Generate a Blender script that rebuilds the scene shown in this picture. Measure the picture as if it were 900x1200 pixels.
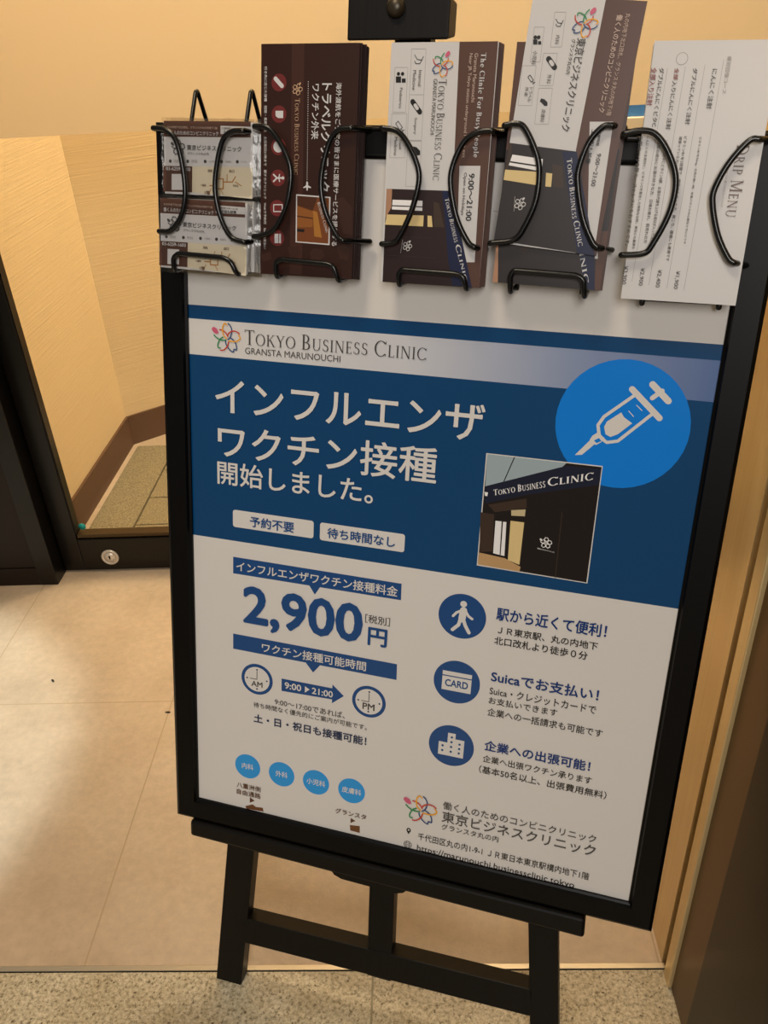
import bpy, bmesh, math, random
from mathutils import Vector, Matrix

random.seed(7)
for o in list(bpy.data.objects):
    bpy.data.objects.remove(o)
SC = bpy.context.scene
COL = SC.collection

# ------------------------------------------------------------------ camera, world, lights, exposure
H = 1.28703
cam_d = bpy.data.cameras.new('camera')
cam = bpy.data.objects.new('camera', cam_d)
COL.objects.link(cam)
RIGHT = Vector((0.9984155, 0.0237180, -0.0510294))
DOWN = Vector((-0.0308349, -0.5279763, -0.8486992))
FWD = Vector((-0.0470717, 0.8489279, -0.5264083))
cm = Matrix((RIGHT, -DOWN, -FWD)).transposed().to_4x4()
cm.translation = Vector((0, 0, H))
cam.matrix_world = cm
cam_d.sensor_fit = 'HORIZONTAL'
cam_d.sensor_width = 36.0
cam_d.lens = 980.0 / 900.0 * 36.0
cam_d.clip_start = 0.02
SC.camera = cam

wd = bpy.data.worlds.new('world')
SC.world = wd
wd.use_nodes = True
bg = wd.node_tree.nodes['Background']
bg.inputs['Color'].default_value = (1.0, 0.88, 0.74, 1)
bg.inputs['Strength'].default_value = 0.16


def lamp(name, kind, loc, target, energy, color, **kw):
    d = bpy.data.lights.new(name, kind)
    d.energy = energy
    d.color = color
    for k, v in kw.items():
        setattr(d, k, v)
    o = bpy.data.objects.new(name, d)
    COL.objects.link(o)
    o.location = loc
    o.rotation_euler = (Vector(target) - Vector(loc)).to_track_quat('-Z', 'Y').to_euler()
    return o


lamp('inside_area_light', 'AREA', (-0.35, 2.65, 2.5), (-0.55, 2.5, 0), 51, (1.0, 0.80, 0.54), shape='RECTANGLE', size=1.2, size_y=0.9)
lamp('inside_area_light', 'AREA', (1.0, 3.1, 2.5), (1.0, 3.0, 0), 41, (1.0, 0.80, 0.54), shape='RECTANGLE', size=1.0, size_y=0.9)  # unseen second light, added to brighten the right of the frosted pane
lamp('ceiling_downlight_entrance', 'AREA', (0.05, 1.58, 2.72), (0.0, 1.35, 0), 16.5, (1.0, 0.78, 0.51), shape='DISK', size=0.4)
lamp('corridor_fill', 'AREA', (-0.45, 0.25, 2.75), (-0.45, 0.4, 0), 13, (1.0, 0.84, 0.62), shape='DISK', size=0.5)  # unseen fill light added overhead to lift the granite and left floor
lamp('corridor_ceiling_panel', 'AREA', (0.15, -2.3, 2.5), (0.05, 0.95, 0.9), 62, (1.0, 0.95, 0.90), shape='DISK', size=1.3)
lamp('corridor_spotlight', 'SPOT', (-2.0, 0.5, 2.5), (-1.36, 1.06, 0), 280, (0.74, 0.92, 1.0), spot_size=math.radians(26), spot_blend=0.22, shadow_soft_size=0.05)

vs = SC.view_settings
SC.display_settings.display_device = 'sRGB'
vs.view_transform = 'Standard'
vs.look = 'None'
vs.gamma = 1.0
vs.use_curve_mapping = False
vs.exposure = 0.0

# ------------------------------------------------------------------ materials


def lin(hexs):
    r = []
    for i in (0, 2, 4):
        c = int(hexs[i:i + 2], 16) / 255
        r.append(c / 12.92 if c <= 0.04045 else ((c + 0.055) / 1.055) ** 2.4)
    return (*r, 1)


MATS = {}


def mat(name, hexs, rough=0.5, metal=0.0, spec=0.5, coat=0.0):
    if name in MATS:
        return MATS[name]
    m = bpy.data.materials.new(name)
    m.use_nodes = True
    b = m.node_tree.nodes['Principled BSDF']
    b.inputs['Base Color'].default_value = lin(hexs)
    b.inputs['Roughness'].default_value = rough
    b.inputs['Metallic'].default_value = metal
    b.inputs['Specular IOR Level'].default_value = spec
    b.inputs['Coat Weight'].default_value = coat
    b.inputs['Coat Roughness'].default_value = 0.06
    MATS[name] = m
    return m


def nodes(m):
    nt = m.node_tree
    return nt, nt.nodes, nt.links, nt.nodes['Principled BSDF']


def coords(nt, scale=(1, 1, 1), kind='Object', rot=(0, 0, 0)):
    tc = nt.nodes.new('ShaderNodeTexCoord')
    mp = nt.nodes.new('ShaderNodeMapping')
    mp.inputs['Scale'].default_value = scale
    mp.inputs['Rotation'].default_value = rot
    nt.links.new(tc.outputs[kind], mp.inputs['Vector'])
    return mp.outputs['Vector']


def noise(nt, vec, scale, detail=4, rough=0.55):
    n = nt.nodes.new('ShaderNodeTexNoise')
    n.inputs['Scale'].default_value = scale
    n.inputs['Detail'].default_value = detail
    n.inputs['Roughness'].default_value = rough
    nt.links.new(vec, n.inputs['Vector'])
    return n.outputs['Fac']


def ramp(nt, fac, stops):
    r = nt.nodes.new('ShaderNodeValToRGB')
    el = r.color_ramp.elements
    while len(el) < len(stops):
        el.new(0.5)
    for e, (p, c) in zip(el, stops):
        e.position = p
        e.color = lin(c)
    nt.links.new(fac, r.inputs['Fac'])
    return r.outputs['Color']


def bump(nt, height, strength, dist=0.01):
    b = nt.nodes.new('ShaderNodeBump')
    b.inputs['Strength'].default_value = strength
    b.inputs['Distance'].default_value = dist
    nt.links.new(height, b.inputs['Height'])
    nt.links.new(b.outputs['Normal'], nt.nodes['Principled BSDF'].inputs['Normal'])
    return b


def math_node(nt, op, a, b=None, c=None):
    n = nt.nodes.new('ShaderNodeMath')
    n.operation = op
    for i, v in enumerate((a, b, c)):
        if v is None:
            continue
        if isinstance(v, (int, float)):
            n.inputs[i].default_value = v
        else:
            nt.links.new(v, n.inputs[i])
    return n.outputs[0]


def mixc(nt, fac, a, b, mode='MIX'):
    n = nt.nodes.new('ShaderNodeMix')
    n.data_type = 'RGBA'
    n.blend_type = mode
    if isinstance(fac, (int, float)):
        n.inputs[0].default_value = fac
    else:
        nt.links.new(fac, n.inputs[0])
    for i, v in ((6, a), (7, b)):
        if isinstance(v, tuple):
            n.inputs[i].default_value = v
        else:
            nt.links.new(v, n.inputs[i])
    return n.outputs[2]


# stone floor tiles with fine joints
m_tile = mat('floor_tile', 'D8BE98', 0.34)
nt, N, L, B = nodes(m_tile)
v = coords(nt)
c1 = ramp(nt, noise(nt, v, 3.2, 6, 0.6), [(0.28, 'B39E84'), (0.5, 'CBB498'), (0.75, 'D6C1A6')])
c2 = ramp(nt, noise(nt, v, 60, 3, 0.6), [(0.3, 'DDDDDD'), (0.7, 'FFFFFF')])
cc = mixc(nt, 0.5, c1, c2, 'MULTIPLY')
sx = N.new('ShaderNodeSeparateXYZ')
L.new(v, sx.inputs[0])
fx = math_node(nt, 'ABSOLUTE', math_node(nt, 'SUBTRACT', math_node(nt, 'FRACT', math_node(nt, 'DIVIDE', math_node(nt, 'ADD', sx.outputs[0], 4.61 + 0.225), 0.45)), 0.5))
fy = math_node(nt, 'ABSOLUTE', math_node(nt, 'SUBTRACT', math_node(nt, 'FRACT', math_node(nt, 'DIVIDE', math_node(nt, 'ADD', sx.outputs[1], -0.73 + 0.295 + 5.9), 0.59)), 0.5))
jx = math_node(nt, 'LESS_THAN', fx, 0.0014 / 0.45)
jy = math_node(nt, 'LESS_THAN', fy, 0.0014 / 0.59)
jj = math_node(nt, 'MAXIMUM', jx, jy)
L.new(mixc(nt, jj, cc, lin('B29B7C')), B.inputs['Base Color'])
rr = math_node(nt, 'MULTIPLY_ADD', noise(nt, v, 25, 4), 0.2, 0.28)
L.new(rr, B.inputs['Roughness'])
bump(nt, noise(nt, v, 220, 3), 0.3, 0.002)

# granite
m_granite = mat('granite', 'B5A685', 0.42)
nt, N, L, B = nodes(m_granite)
v = coords(nt)
g1 = ramp(nt, noise(nt, v, 170, 6, 0.75), [(0.36, '74695A'), (0.45, 'C2B69C'), (0.58, 'E4DAC2'), (0.72, 'F4ECDC')])
g2 = ramp(nt, noise(nt, v, 9, 3, 0.6), [(0.35, 'CFC7B4'), (0.7, 'FFFFFF')])
vo = N.new('ShaderNodeTexVoronoi')
vo.inputs['Scale'].default_value = 330
L.new(v, vo.inputs['Vector'])
g3 = ramp(nt, vo.outputs['Color'], [(0.05, '8A806C'), (0.2, 'F4F0E6'), (1.0, 'FFFFFF')])
gg = mixc(nt, 1.0, mixc(nt, 0.7, g1, g2, 'MULTIPLY'), g3, 'MULTIPLY')
sx = N.new('ShaderNodeSeparateXYZ')
L.new(v, sx.inputs[0])
jx = math_node(nt, 'LESS_THAN', math_node(nt, 'ABSOLUTE', math_node(nt, 'SUBTRACT', math_node(nt, 'FRACT', math_node(nt, 'DIVIDE', math_node(nt, 'ADD', sx.outputs[0], 6.1 + 0.3), 0.6)), 0.5)), 0.0016 / 0.6)
L.new(mixc(nt, jx, gg, lin('8F8468')), B.inputs['Base Color'])


def wallpaper(name, hexs):
    m = mat(name, hexs, 0.75)
    nt, N, L, B = nodes(m)
    v = coords(nt)
    st = noise(nt, coords(nt, (3, 3, 260)), 1.0, 3)
    bump(nt, st, 0.35, 0.004)
    L.new(mixc(nt, 0.06, lin(hexs), ramp(nt, st, [(0.3, 'A0A0A0'), (0.7, 'FFFFFF')]), 'MULTIPLY'), B.inputs['Base Color'])
    return m


m_paper_wall = wallpaper('cream_wallpaper', 'E8CC9C')
m_base = mat('brown_vinyl_base', '5E4029', 0.5)
m_dark = mat('dark_brown_laminate', '1A110B', 0.4, 0, 0.25)
m_jamb = mat('black_bronze', '060403', 0.3, 0, 0.35)
m_brown = mat('brown_bronze', '5E4322', 0.4, 0.5)
m_groove = mat('groove_black', '060403', 0.7, 0, 0.1)
m_gold = mat('brushed_bronze', 'B98E50', 0.42, 0.5)
nt, N, L, B = nodes(m_gold)
sv = noise(nt, coords(nt, (40, 40, 1.2)), 4, 4)
L.new(ramp(nt, sv, [(0.2, 'DEC48E'), (0.8, 'E8D2A0')]), B.inputs['Base Color'])
L.new(math_node(nt, 'MULTIPLY_ADD', noise(nt, coords(nt), 6, 3), 0.25, 0.25), B.inputs['Roughness'])
m_brass = mat('brass_strip', 'D8CCB4', 0.35, 0.6)
m_steel = mat('satin_steel', 'D8CDBC', 0.35, 0.4)
m_green = mat('green_sticker', '1E9C92', 0.5)
m_dirt = mat('dark_speck', '2A2018', 0.8)

# clear pane and frosted film
m_glass = bpy.data.materials.new('door_glass')
m_glass.use_nodes = True
nt = m_glass.node_tree
nt.nodes.clear()
o_ = nt.nodes.new('ShaderNodeOutputMaterial')
mx = nt.nodes.new('ShaderNodeMixShader')
tr = nt.nodes.new('ShaderNodeBsdfTransparent')
tr.inputs['Color'].default_value = (0.95, 0.965, 0.94, 1)
gl = nt.nodes.new('ShaderNodeBsdfGlossy')
gl.inputs['Roughness'].default_value = 0.02
fr = nt.nodes.new('ShaderNodeFresnel')
fr.inputs['IOR'].default_value = 1.3
nt.links.new(fr.outputs[0], mx.inputs[0])
nt.links.new(tr.outputs[0], mx.inputs[1])
nt.links.new(gl.outputs[0], mx.inputs[2])
nt.links.new(mx.outputs[0], o_.inputs['Surface'])

m_film = bpy.data.materials.new('frosted_film')
m_film.use_nodes = True
nt = m_film.node_tree
nt.nodes.clear()
o_ = nt.nodes.new('ShaderNodeOutputMaterial')
mx = nt.nodes.new('ShaderNodeMixShader')
mx.inputs[0].default_value = 0.25
tl = nt.nodes.new('ShaderNodeBsdfTranslucent')
tl.inputs['Color'].default_value = (0.50, 0.43, 0.31, 1)
df = nt.nodes.new('ShaderNodeBsdfDiffuse')
df.inputs['Color'].default_value = (0.5, 0.42, 0.28, 1)
nt.links.new(tl.outputs[0], mx.inputs[1])
nt.links.new(df.outputs[0], mx.inputs[2])
nt.links.new(mx.outputs[0], o_.inputs['Surface'])

# clear plastic sleeve with crinkles
m_sleeve = bpy.data.materials.new('clear_sleeve')
m_sleeve.use_nodes = True
nt = m_sleeve.node_tree
nt.nodes.clear()
o_ = nt.nodes.new('ShaderNodeOutputMaterial')
mx = nt.nodes.new('ShaderNodeMixShader')
tr = nt.nodes.new('ShaderNodeBsdfTransparent')
tr.inputs['Color'].default_value = (0.96, 0.95, 0.93, 1)
gl = nt.nodes.new('ShaderNodeBsdfGlossy')
gl.inputs['Roughness'].default_value = 0.12
fr = nt.nodes.new('ShaderNodeFresnel')
fr.inputs['IOR'].default_value = 1.5
v = coords(nt)
n1 = noise(nt, v, 38, 3)
bp = nt.nodes.new('ShaderNodeBump')
bp.inputs['Strength'].default_value = 0.35
bp.inputs['Distance'].default_value = 0.006
nt.links.new(n1, bp.inputs['Height'])
nt.links.new(bp.outputs[0], gl.inputs['Normal'])
nt.links.new(math_node(nt, 'MULTIPLY', fr.outputs[0], 0.9), mx.inputs[0])
nt.links.new(tr.outputs[0], mx.inputs[1])
nt.links.new(gl.outputs[0], mx.inputs[2])
nt.links.new(mx.outputs[0], o_.inputs['Surface'])

m_wood = mat('black_stained_wood', '0E0B09', 0.45, 0, 0.25)
nt, N, L, B = nodes(m_wood)
wv = noise(nt, coords(nt, (30, 2.5, 30)), 6, 5)
L.new(ramp(nt, wv, [(0.3, '050403'), (0.7, '0C0907')]), B.inputs['Base Color'])
bump(nt, wv, 0.12, 0.001)
m_frame = mat('black_frame', '030202', 0.42, 0, 0.2)
m_back = mat('frame_backing', '4A3B2A', 0.8)
m_wire = mat('black_wire', '0A0A0A', 0.25)
m_knob = mat('dark_brass', '3E3628', 0.35, 0.4)
m_mat = mat('loop_mat', 'A8966C', 0.95)
nt, N, L, B = nodes(m_mat)
v = coords(nt)
L.new(ramp(nt, noise(nt, v, 260, 4, 0.7), [(0.3, '5E543E'), (0.5, '8C8062'), (0.7, 'A89C78')]), B.inputs['Base Color'])
bump(nt, noise(nt, v, 300, 2), 0.8, 0.004)

# printing inks: glossy poster stock (P) and satin leaflet stock (F)
INK = {
    'white': 'DEDAD6', 'paper': 'D2D0D0', 'navy': '044272', 'navy2': '1C4A84', 'sky2': '2A9AE4', 'en_dark': '2A1818', 'navyk': '1A2C50', 'blue2': '0E3678', 'sky': '0080E4', 'gray': '4A4644', 'lgray': 'A8A4A0',
    'lgray2': '9C9894', 'black': '1A1818', 'brown': '5A3A26', 'brown2': '6E4426', 'cream': 'DDD2BA',
    'ph_dark': '1D1614', 'ph_ceil': '9FB0B8', 'ph_sign': '1A1E33', 'ph_tan': 'C09A6C', 'ph_brown': '3F3026', 'ph_white': 'F2F0F0', 'ph_white2': 'C8B890', 'ph_cream': 'E0C68C',
    'tr_base': '30140C', 'tr_stripe': '40231A', 'tr_gold': 'C9A586', 'tr_red': '6E2828', 'tr_o0': '4A2814', 'tr_o1': '74401E', 'tr_o2': '8E5626', 'tr_o3': 'A8702F', 'tr_map': '3A2016',
    'br_brown': '573A2F', 'br_tan': 'B08468', 'br_txt': 'CDB4A6', 'br_blue': '10193F', 'jp_dark': '2C2627', 'redb': '8A3A34', 'mapo': 'B07A3C', 'tr_edge': '6A5A4C',
    'f_pink': 'D0607E', 'f_yellow': 'F0A818', 'f_red': 'C8442E', 'f_blue': '35507E', 'f_green': '2E8A50', 'f_purple': '7A58B0', 'cover_brown': '28120B',
}


def ink(code, stock):
    return mat('ink_%s_%s' % (code, stock), INK[code], 0.16 if stock == 'P' else 0.38, 0, 0.55 if stock == 'P' else 0.4)


# light band on the poster: printed fade from white to blue
m_fade = mat('ink_fade_P', 'FFFFFF', 0.16, 0, 0.55)
nt, N, L, B = nodes(m_fade)
sx = N.new('ShaderNodeSeparateXYZ')
L.new(coords(nt), sx.inputs[0])
L.new(ramp(nt, math_node(nt, 'DIVIDE', sx.outputs[0], 0.58), [(0.0, 'DEDAD6'), (0.45, 'CFD0D6'), (0.75, '8E9CBC'), (1.0, '5C74A6')]), B.inputs['Base Color'])

# ------------------------------------------------------------------ mesh helpers


class MB:
    """Collects polygons (metres) with a material each; build() links them as one mesh object."""

    def __init__(self):
        self.v, self.f, self.m, self.mats, self.smooth = [], [], [], [], []
        self.layer = 0

    def slot(self, m):
        if m not in self.mats:
            self.mats.append(m)
        return self.mats.index(m)

    def add(self, verts, faces, m, smooth=False):
        o = len(self.v)
        self.v += [tuple(p) for p in verts]
        s = self.slot(m)
        for f in faces:
            self.f.append([o + i for i in f])
            self.m.append(s)
            self.smooth.append(smooth)

    def box(self, x0, x1, y0, y1, z0, z1, m):
        self.hexa([(x0, y0, z0), (x1, y0, z0), (x1, y1, z0), (x0, y1, z0), (x0, y0, z1), (x1, y0, z1), (x1, y1, z1), (x0, y1, z1)], m)

    def hexa(self, p, m, bevel=0.0, seg=2):
        if not bevel:
            self.add(p, [(3, 2, 1, 0), (4, 5, 6, 7), (0, 1, 5, 4), (1, 2, 6, 5), (2, 3, 7, 6), (3, 0, 4, 7)], m)
            return
        bm = bmesh.new()
        vs_ = [bm.verts.new(q) for q in p]
        for f in [(3, 2, 1, 0), (4, 5, 6, 7), (0, 1, 5, 4), (1, 2, 6, 5), (2, 3, 7, 6), (3, 0, 4, 7)]:
            bm.faces.new([vs_[i] for i in f])
        bmesh.ops.recalc_face_normals(bm, faces=bm.faces)
        bmesh.ops.bevel(bm, geom=list(bm.edges), offset=bevel, segments=seg, affect='EDGES', profile=0.5)
        bm.verts.index_update()
        self.add([v_.co.copy() for v_ in bm.verts], [[v_.index for v_ in f.verts] for f in bm.faces], m, False)
        bm.free()

    def tube(self, pts, r, m, n=10, caps=True):
        pts = [Vector(p) for p in pts]
        rings = []
        up = None
        for i, p in enumerate(pts):
            t = (pts[min(i + 1, len(pts) - 1)] - pts[max(i - 1, 0)]).normalized()
            if up is None:
                up = t.orthogonal().normalized()
            up = (up - t * up.dot(t))
            up = up.normalized() if up.length > 1e-6 else t.orthogonal().normalized()
            b = t.cross(up)
            rings.append([p + (up * math.cos(a) + b * math.sin(a)) * r for a in [2 * math.pi * k / n for k in range(n)]])
        if caps:  # rounded wire ends
            t0 = (pts[0] - pts[1]).normalized()
            t1 = (pts[-1] - pts[-2]).normalized()
            c0, c1 = pts[0] + t0 * r * 0.6, pts[-1] + t1 * r * 0.6
            rings = [[c0 + (q - pts[0]) * 0.6 for q in rings[0]]] + rings + [[c1 + (q - pts[-1]) * 0.6 for q in rings[-1]]]
        vs_ = [q for rg in rings for q in rg]
        fs = []
        for i in range(len(rings) - 1):
            for k in range(n):
                a, b = i * n + k, i * n + (k + 1) % n
                fs.append((a, b, b + n, a + n))
        fs.append(tuple(range(n))[::-1])
        fs.append(tuple((len(rings) - 1) * n + k for k in range(n)))
        self.add(vs_, fs, m, True)

    def lathe(self, prof, m, origin=(0, 0, 0), n=24):
        """prof: (radius, height) pairs, axis +Z."""
        vs_, fs = [], []
        for r, z in prof:
            for k in range(n):
                a = 2 * math.pi * k / n
                vs_.append((origin[0] + r * math.cos(a), origin[1] + r * math.sin(a), origin[2] + z))
        for i in range(len(prof) - 1):
            for k in range(n):
                a, b = i * n + k, i * n + (k + 1) % n
                fs.append((a, b, b + n, a + n))
        fs.append(tuple(range(n))[::-1])
        fs.append(tuple((len(prof) - 1) * n + k for k in range(n)))
        self.add(vs_, fs, m, True)

    def build(self, name, parent=None, matrix=None):
        me = bpy.data.meshes.new(name)
        me.from_pydata(self.v, [], self.f)
        for m in self.mats:
            me.materials.append(m)
        me.polygons.foreach_set('material_index', self.m)
        me.polygons.foreach_set('use_smooth', self.smooth)
        me.update()
        o = bpy.data.objects.new(name, me)
        COL.objects.link(o)
        if parent is not None:
            o.parent = parent
        if matrix is not None:
            o.matrix_world = matrix
        return o


def tag(o, label=None, cat=None, group=None, kind=None):
    for k, v_ in (('label', label), ('category', cat), ('group', group), ('kind', kind)):
        if v_:
            o[k] = v_
    return o


def empty(name, label=None, cat=None, matrix=None, group=None, kind=None):
    o = bpy.data.objects.new(name, None)
    COL.objects.link(o)
    o.empty_display_size = 0.05
    if matrix is not None:
        o.matrix_world = matrix
    return tag(o, label, cat, group, kind)


def copy_tree(o, parent=None):
    c = o.copy()
    COL.objects.link(c)
    if parent is not None:
        c.parent = parent
    for ch in list(o.children):
        copy_tree(ch, c)
    return c


def smooth_path(pts, k=6):
    pts = [Vector(p) for p in pts]
    out = []
    for i in range(len(pts) - 1):
        a, b = pts[i], pts[i + 1]
        p0 = pts[i - 1] if i else a * 2 - b
        p3 = pts[i + 2] if i + 2 < len(pts) else b * 2 - a
        for j in range(k):
            t = j / k
            out.append(0.5 * ((2 * a) + (b - p0) * t + (2 * p0 - 5 * a + 4 * b - p3) * t * t + (3 * a - p0 - 3 * b + p3) * t ** 3))
    out.append(pts[-1])
    return out


def round_path(pts, r, k=5):
    """Polyline with rounded corners."""
    pts = [Vector(p) for p in pts]
    out = [pts[0]]
    for i in range(1, len(pts) - 1):
        a, b, c = pts[i - 1], pts[i], pts[i + 1]
        d1, d2 = (a - b), (c - b)
        q = min(r, d1.length * 0.45, d2.length * 0.45)
        s, e = b + d1.normalized() * q, b + d2.normalized() * q
        for j in range(k + 1):
            t = j / k
            out.append(s * (1 - t) ** 2 + b * 2 * t * (1 - t) + e * t * t)
    out.append(pts[-1])
    return out


# ------------------------------------------------------------------ lettering
_cache = {}


def font_mesh(s, bold):
    """Flat lettering; heavier weights lay the same outlines over one another a hair apart."""
    key = (s, bold)
    if key in _cache:
        return _cache[key]
    c = bpy.data.curves.new('lettering', 'FONT')
    c.body = s
    c.size = 1.0
    c.resolution_u = 3
    o = bpy.data.objects.new('lettering', c)
    COL.objects.link(o)
    bpy.context.view_layer.update()
    dg = bpy.context.evaluated_depsgraph_get()
    me = bpy.data.meshes.new_from_object(o.evaluated_get(dg))
    v0 = [(v_.co.x, v_.co.y) for v_ in me.vertices]
    f0 = [tuple(p.vertices) for p in me.polygons]
    bpy.data.objects.remove(o)
    bpy.data.meshes.remove(me)
    bpy.data.curves.remove(c)
    d = {-1: 0, 0: 0, 0.4: 0.004, 0.6: 0.007, 1: 0.012, 2: 0.020, 3: 0.026}[bold]
    n = 1 if d == 0 else (5 if d < 0.01 else 9)
    offs = [(0, 0)] + [(d * math.cos(2 * math.pi * k / (n - 1)), d * math.sin(2 * math.pi * k / (n - 1))) for k in range(n - 1)]
    r = ([(x + dx, y + dy, 1.2e-5 * k) for k, (dx, dy) in enumerate(offs) for x, y in v0], [tuple(i + k * len(v0) for i in f) for k in range(n) for f in f0])
    _cache[key] = r
    return r


def _bar(x0, y0, x1, y1, w):
    d = Vector((x1 - x0, y1 - y0)).normalized()
    # stems are cut level, so widen along x for slanted strokes and along y for flat ones
    if abs(d.y) > 0.3:
        h = w / 2 / abs(d.y)
        return [(x0 - h, y0), (x0 + h, y0), (x1 + h, y1), (x1 - h, y1)]
    return [(x0, y0 - w / 2), (x1, y1 - w / 2), (x1, y1 + w / 2), (x0, y0 + w / 2)]


def _ring(cx, cy, rx, ry, a0, a1, th, tv, n=28):
    """Elliptical band, th thick at the sides and tv thick at top and bottom, as quads."""
    out = []
    for i in range(n):
        q = []
        for a in (a0 + (a1 - a0) * i / n, a0 + (a1 - a0) * (i + 1) / n):
            a = math.radians(a)
            q.append(((cx + rx * math.cos(a), cy + ry * math.sin(a)), (cx + (rx - th) * math.cos(a), cy + (ry - tv) * math.sin(a))))
        out.append([q[0][0], q[1][0], q[1][1], q[0][1]])
    return out


def serif_glyph(ch, S, t):
    """Roman capital (unit cap height) as quads plus advance width."""
    sw, sh = S * 0.5 + 0.075, 0.032
    P = []

    def sf(x, y, w=sw):
        P.append([(x - w, y), (x + w, y), (x + w, y + sh), (x - w, y + sh)] if y < 0.5 else [(x - w, y - sh), (x + w, y - sh), (x + w, y), (x - w, y)])

    def stem(x, w=S, y0=0, y1=1):
        P.append(_bar(x, y0, x, y1, w))
        if y0 == 0:
            sf(x, 0, w / 2 + 0.075)
        if y1 == 1:
            sf(x, 1, w / 2 + 0.075)
    if ch == 'I':
        stem(.17)
        return P, .36
    if ch == 'T':
        P.append(_bar(.4, 0, .4, 1, S)); sf(.4, 0)
        P.append(_bar(.05, 1 - t / 2, .75, 1 - t / 2, t)); P.append(_bar(.065, .84, .065, 1, t * .8)); P.append(_bar(.735, .84, .735, 1, t * .8))
        return P, .78
    if ch == 'O':
        return _ring(.47, .5, .44, .52, 0, 360, S, t), .95
    if ch == 'K':
        stem(.17); P.append(_bar(.22, .46, .66, 1, t)); P.append(_bar(.36, .58, .72, 0, S)); sf(.66, 1); sf(.74, 0)
        return P, .84
    if ch == 'Y':
        P.append(_bar(.12, 1, .42, .44, S)); P.append(_bar(.72, 1, .42, .44, t)); P.append(_bar(.42, 0, .42, .47, S)); sf(.42, 0); sf(.12, 1); sf(.72, 1)
        return P, .82
    if ch in 'BPR':
        stem(.17)
        ux, uy, uh = .32, .735, .265
        P += _ring(ux, uy, .25, uh, -90, 90, S, t); P.append(_bar(.17, 1 - t / 2, ux, 1 - t / 2, t)); P.append(_bar(.17, uy - uh + t / 2, ux, uy - uh + t / 2, t))
        if ch == 'B':
            P += _ring(.34, .25, .29, .25, -90, 90, S, t); P.append(_bar(.17, t / 2, .34, t / 2, t))
            return P, .70
        if ch == 'R':
            P.append(_bar(.34, .5, .68, 0, S)); sf(.70, 0)
            return P, .78
        return P, .64
    if ch == 'U':
        P.append(_bar(.18, .3, .18, 1, S)); sf(.18, 1); P.append(_bar(.72, .3, .72, 1, t)); sf(.72, 1)
        P += _ring(.4325, .31, .4325 - .18 + S / 2, .33, 180, 360, S * .75, t)
        return P, .88
    if ch == 'S':
        P += _ring(.31, .745, .22, .27, 35, 250, S * .8, t); P += _ring(.31, .26, .245, .28, -145, 70, S * .9, t)
        P.append([(.19, .56), (.40, .42), (.46, .47), (.22, .62)])
        P.append(_bar(.50, .78, .50, .95, t * .8)); P.append(_bar(.07, .05, .07, .24, t * .8))
        return P, .62
    if ch == 'N':
        stem(.14, t); P.append(_bar(.16, 1, .74, 0, S)); P.append(_bar(.74, 0, .74, 1, t)); sf(.74, 1, t / 2 + .075)
        return P, .90
    if ch == 'M':
        stem(.14, t); P.append(_bar(.18, 1, .5, .05, S)); P.append(_bar(.82, 1, .5, .05, t)); stem(.86, S)
        return P, 1.04
    if ch == 'E':
        stem(.17)
        for y, x in ((t / 2, .56), (.52, .46), (1 - t / 2, .54)):
            P.append(_bar(.17, y, x, y, t))
        P.append(_bar(.545, 0, .545, .16, t * .8)); P.append(_bar(.525, .86, .525, 1, t * .8)); P.append(_bar(.455, .44, .455, .6, t * .7))
        return P, .64
    if ch == 'F':
        stem(.17)
        for y, x in ((.52, .46), (1 - t / 2, .54)):
            P.append(_bar(.17, y, x, y, t))
        P.append(_bar(.525, .84, .525, 1, t * .8)); P.append(_bar(.455, .44, .455, .6, t * .7))
        return P, .60
    if ch == 'C':
        P += _ring(.48, .5, .44, .52, 42, 318, S, t)
        P.append(_bar(.80, .80, .80, .98, t * .8)); P.append(_bar(.80, .03, .80, .18, t * .6))
        return P, .88
    if ch == 'L':
        stem(.17); P.append(_bar(.17, t / 2, .58, t / 2, t)); P.append(_bar(.565, 0, .565, .18, t * .8))
        return P, .62
    if ch == 'D':
        stem(.17); P += _ring(.34, .5, .46, .5, -90, 90, S, t); P.append(_bar(.17, 1 - t / 2, .34, 1 - t / 2, t)); P.append(_bar(.17, t / 2, .34, t / 2, t))
        return P, .88
    # lower case, x-height 0.66
    X = .66
    if ch in 'hn':
        stem(.15, S, 0, 1 if ch == 'h' else X); sf(.15, 0)
        if ch == 'n':
            P.append([(.04, X - sh), (.15, X - sh), (.15, X), (.04, X)])
        P += _ring(.33, .40, .21, .27, 0, 180, S, t * 1.5); P.append(_bar(.54 - S / 2, 0, .54 - S / 2, .42, S)); sf(.54 - S / 2, 0)
        return P, .66
    if ch == 'u':
        P.append(_bar(.14, .25, .14, X, S)); P += _ring(.33, .26, .19 + S / 2, .27, 180, 360, S, t * 1.5); P.append(_bar(.52, 0, .52, X, S)); sf(.56, 0, .08)
        P.append([(.03, X - sh), (.14, X - sh), (.14, X), (.03, X)])
        return P, .66
    if ch in 'il':
        P.append(_bar(.16, 0, .16, X if ch == 'i' else 1, S)); sf(.16, 0); P.append([(.05, (X if ch == 'i' else 1) - sh), (.16, (X if ch == 'i' else 1) - sh), (.16, X if ch == 'i' else 1), (.05, X if ch == 'i' else 1)])
        if ch == 'i':
            P += _ring(.16, .88, S * .6, S * .6, 0, 360, S * .59, S * .59, 12)
        return P, .33
    if ch in 'ec':
        P += _ring(.30, .33, .26, .345, (0 if ch == 'e' else 45), 315, S, t * 1.3)
        if ch == 'e':
            P.append(_bar(.06, .36, .54, .36, t * 1.2))
        else:
            P += _ring(.46, .52, S * .55, S * .55, 0, 360, S * .54, S * .54, 12)
        return P, .58
    if ch == 'o':
        return _ring(.32, .33, .28, .345, 0, 360, S, t), .64
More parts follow.
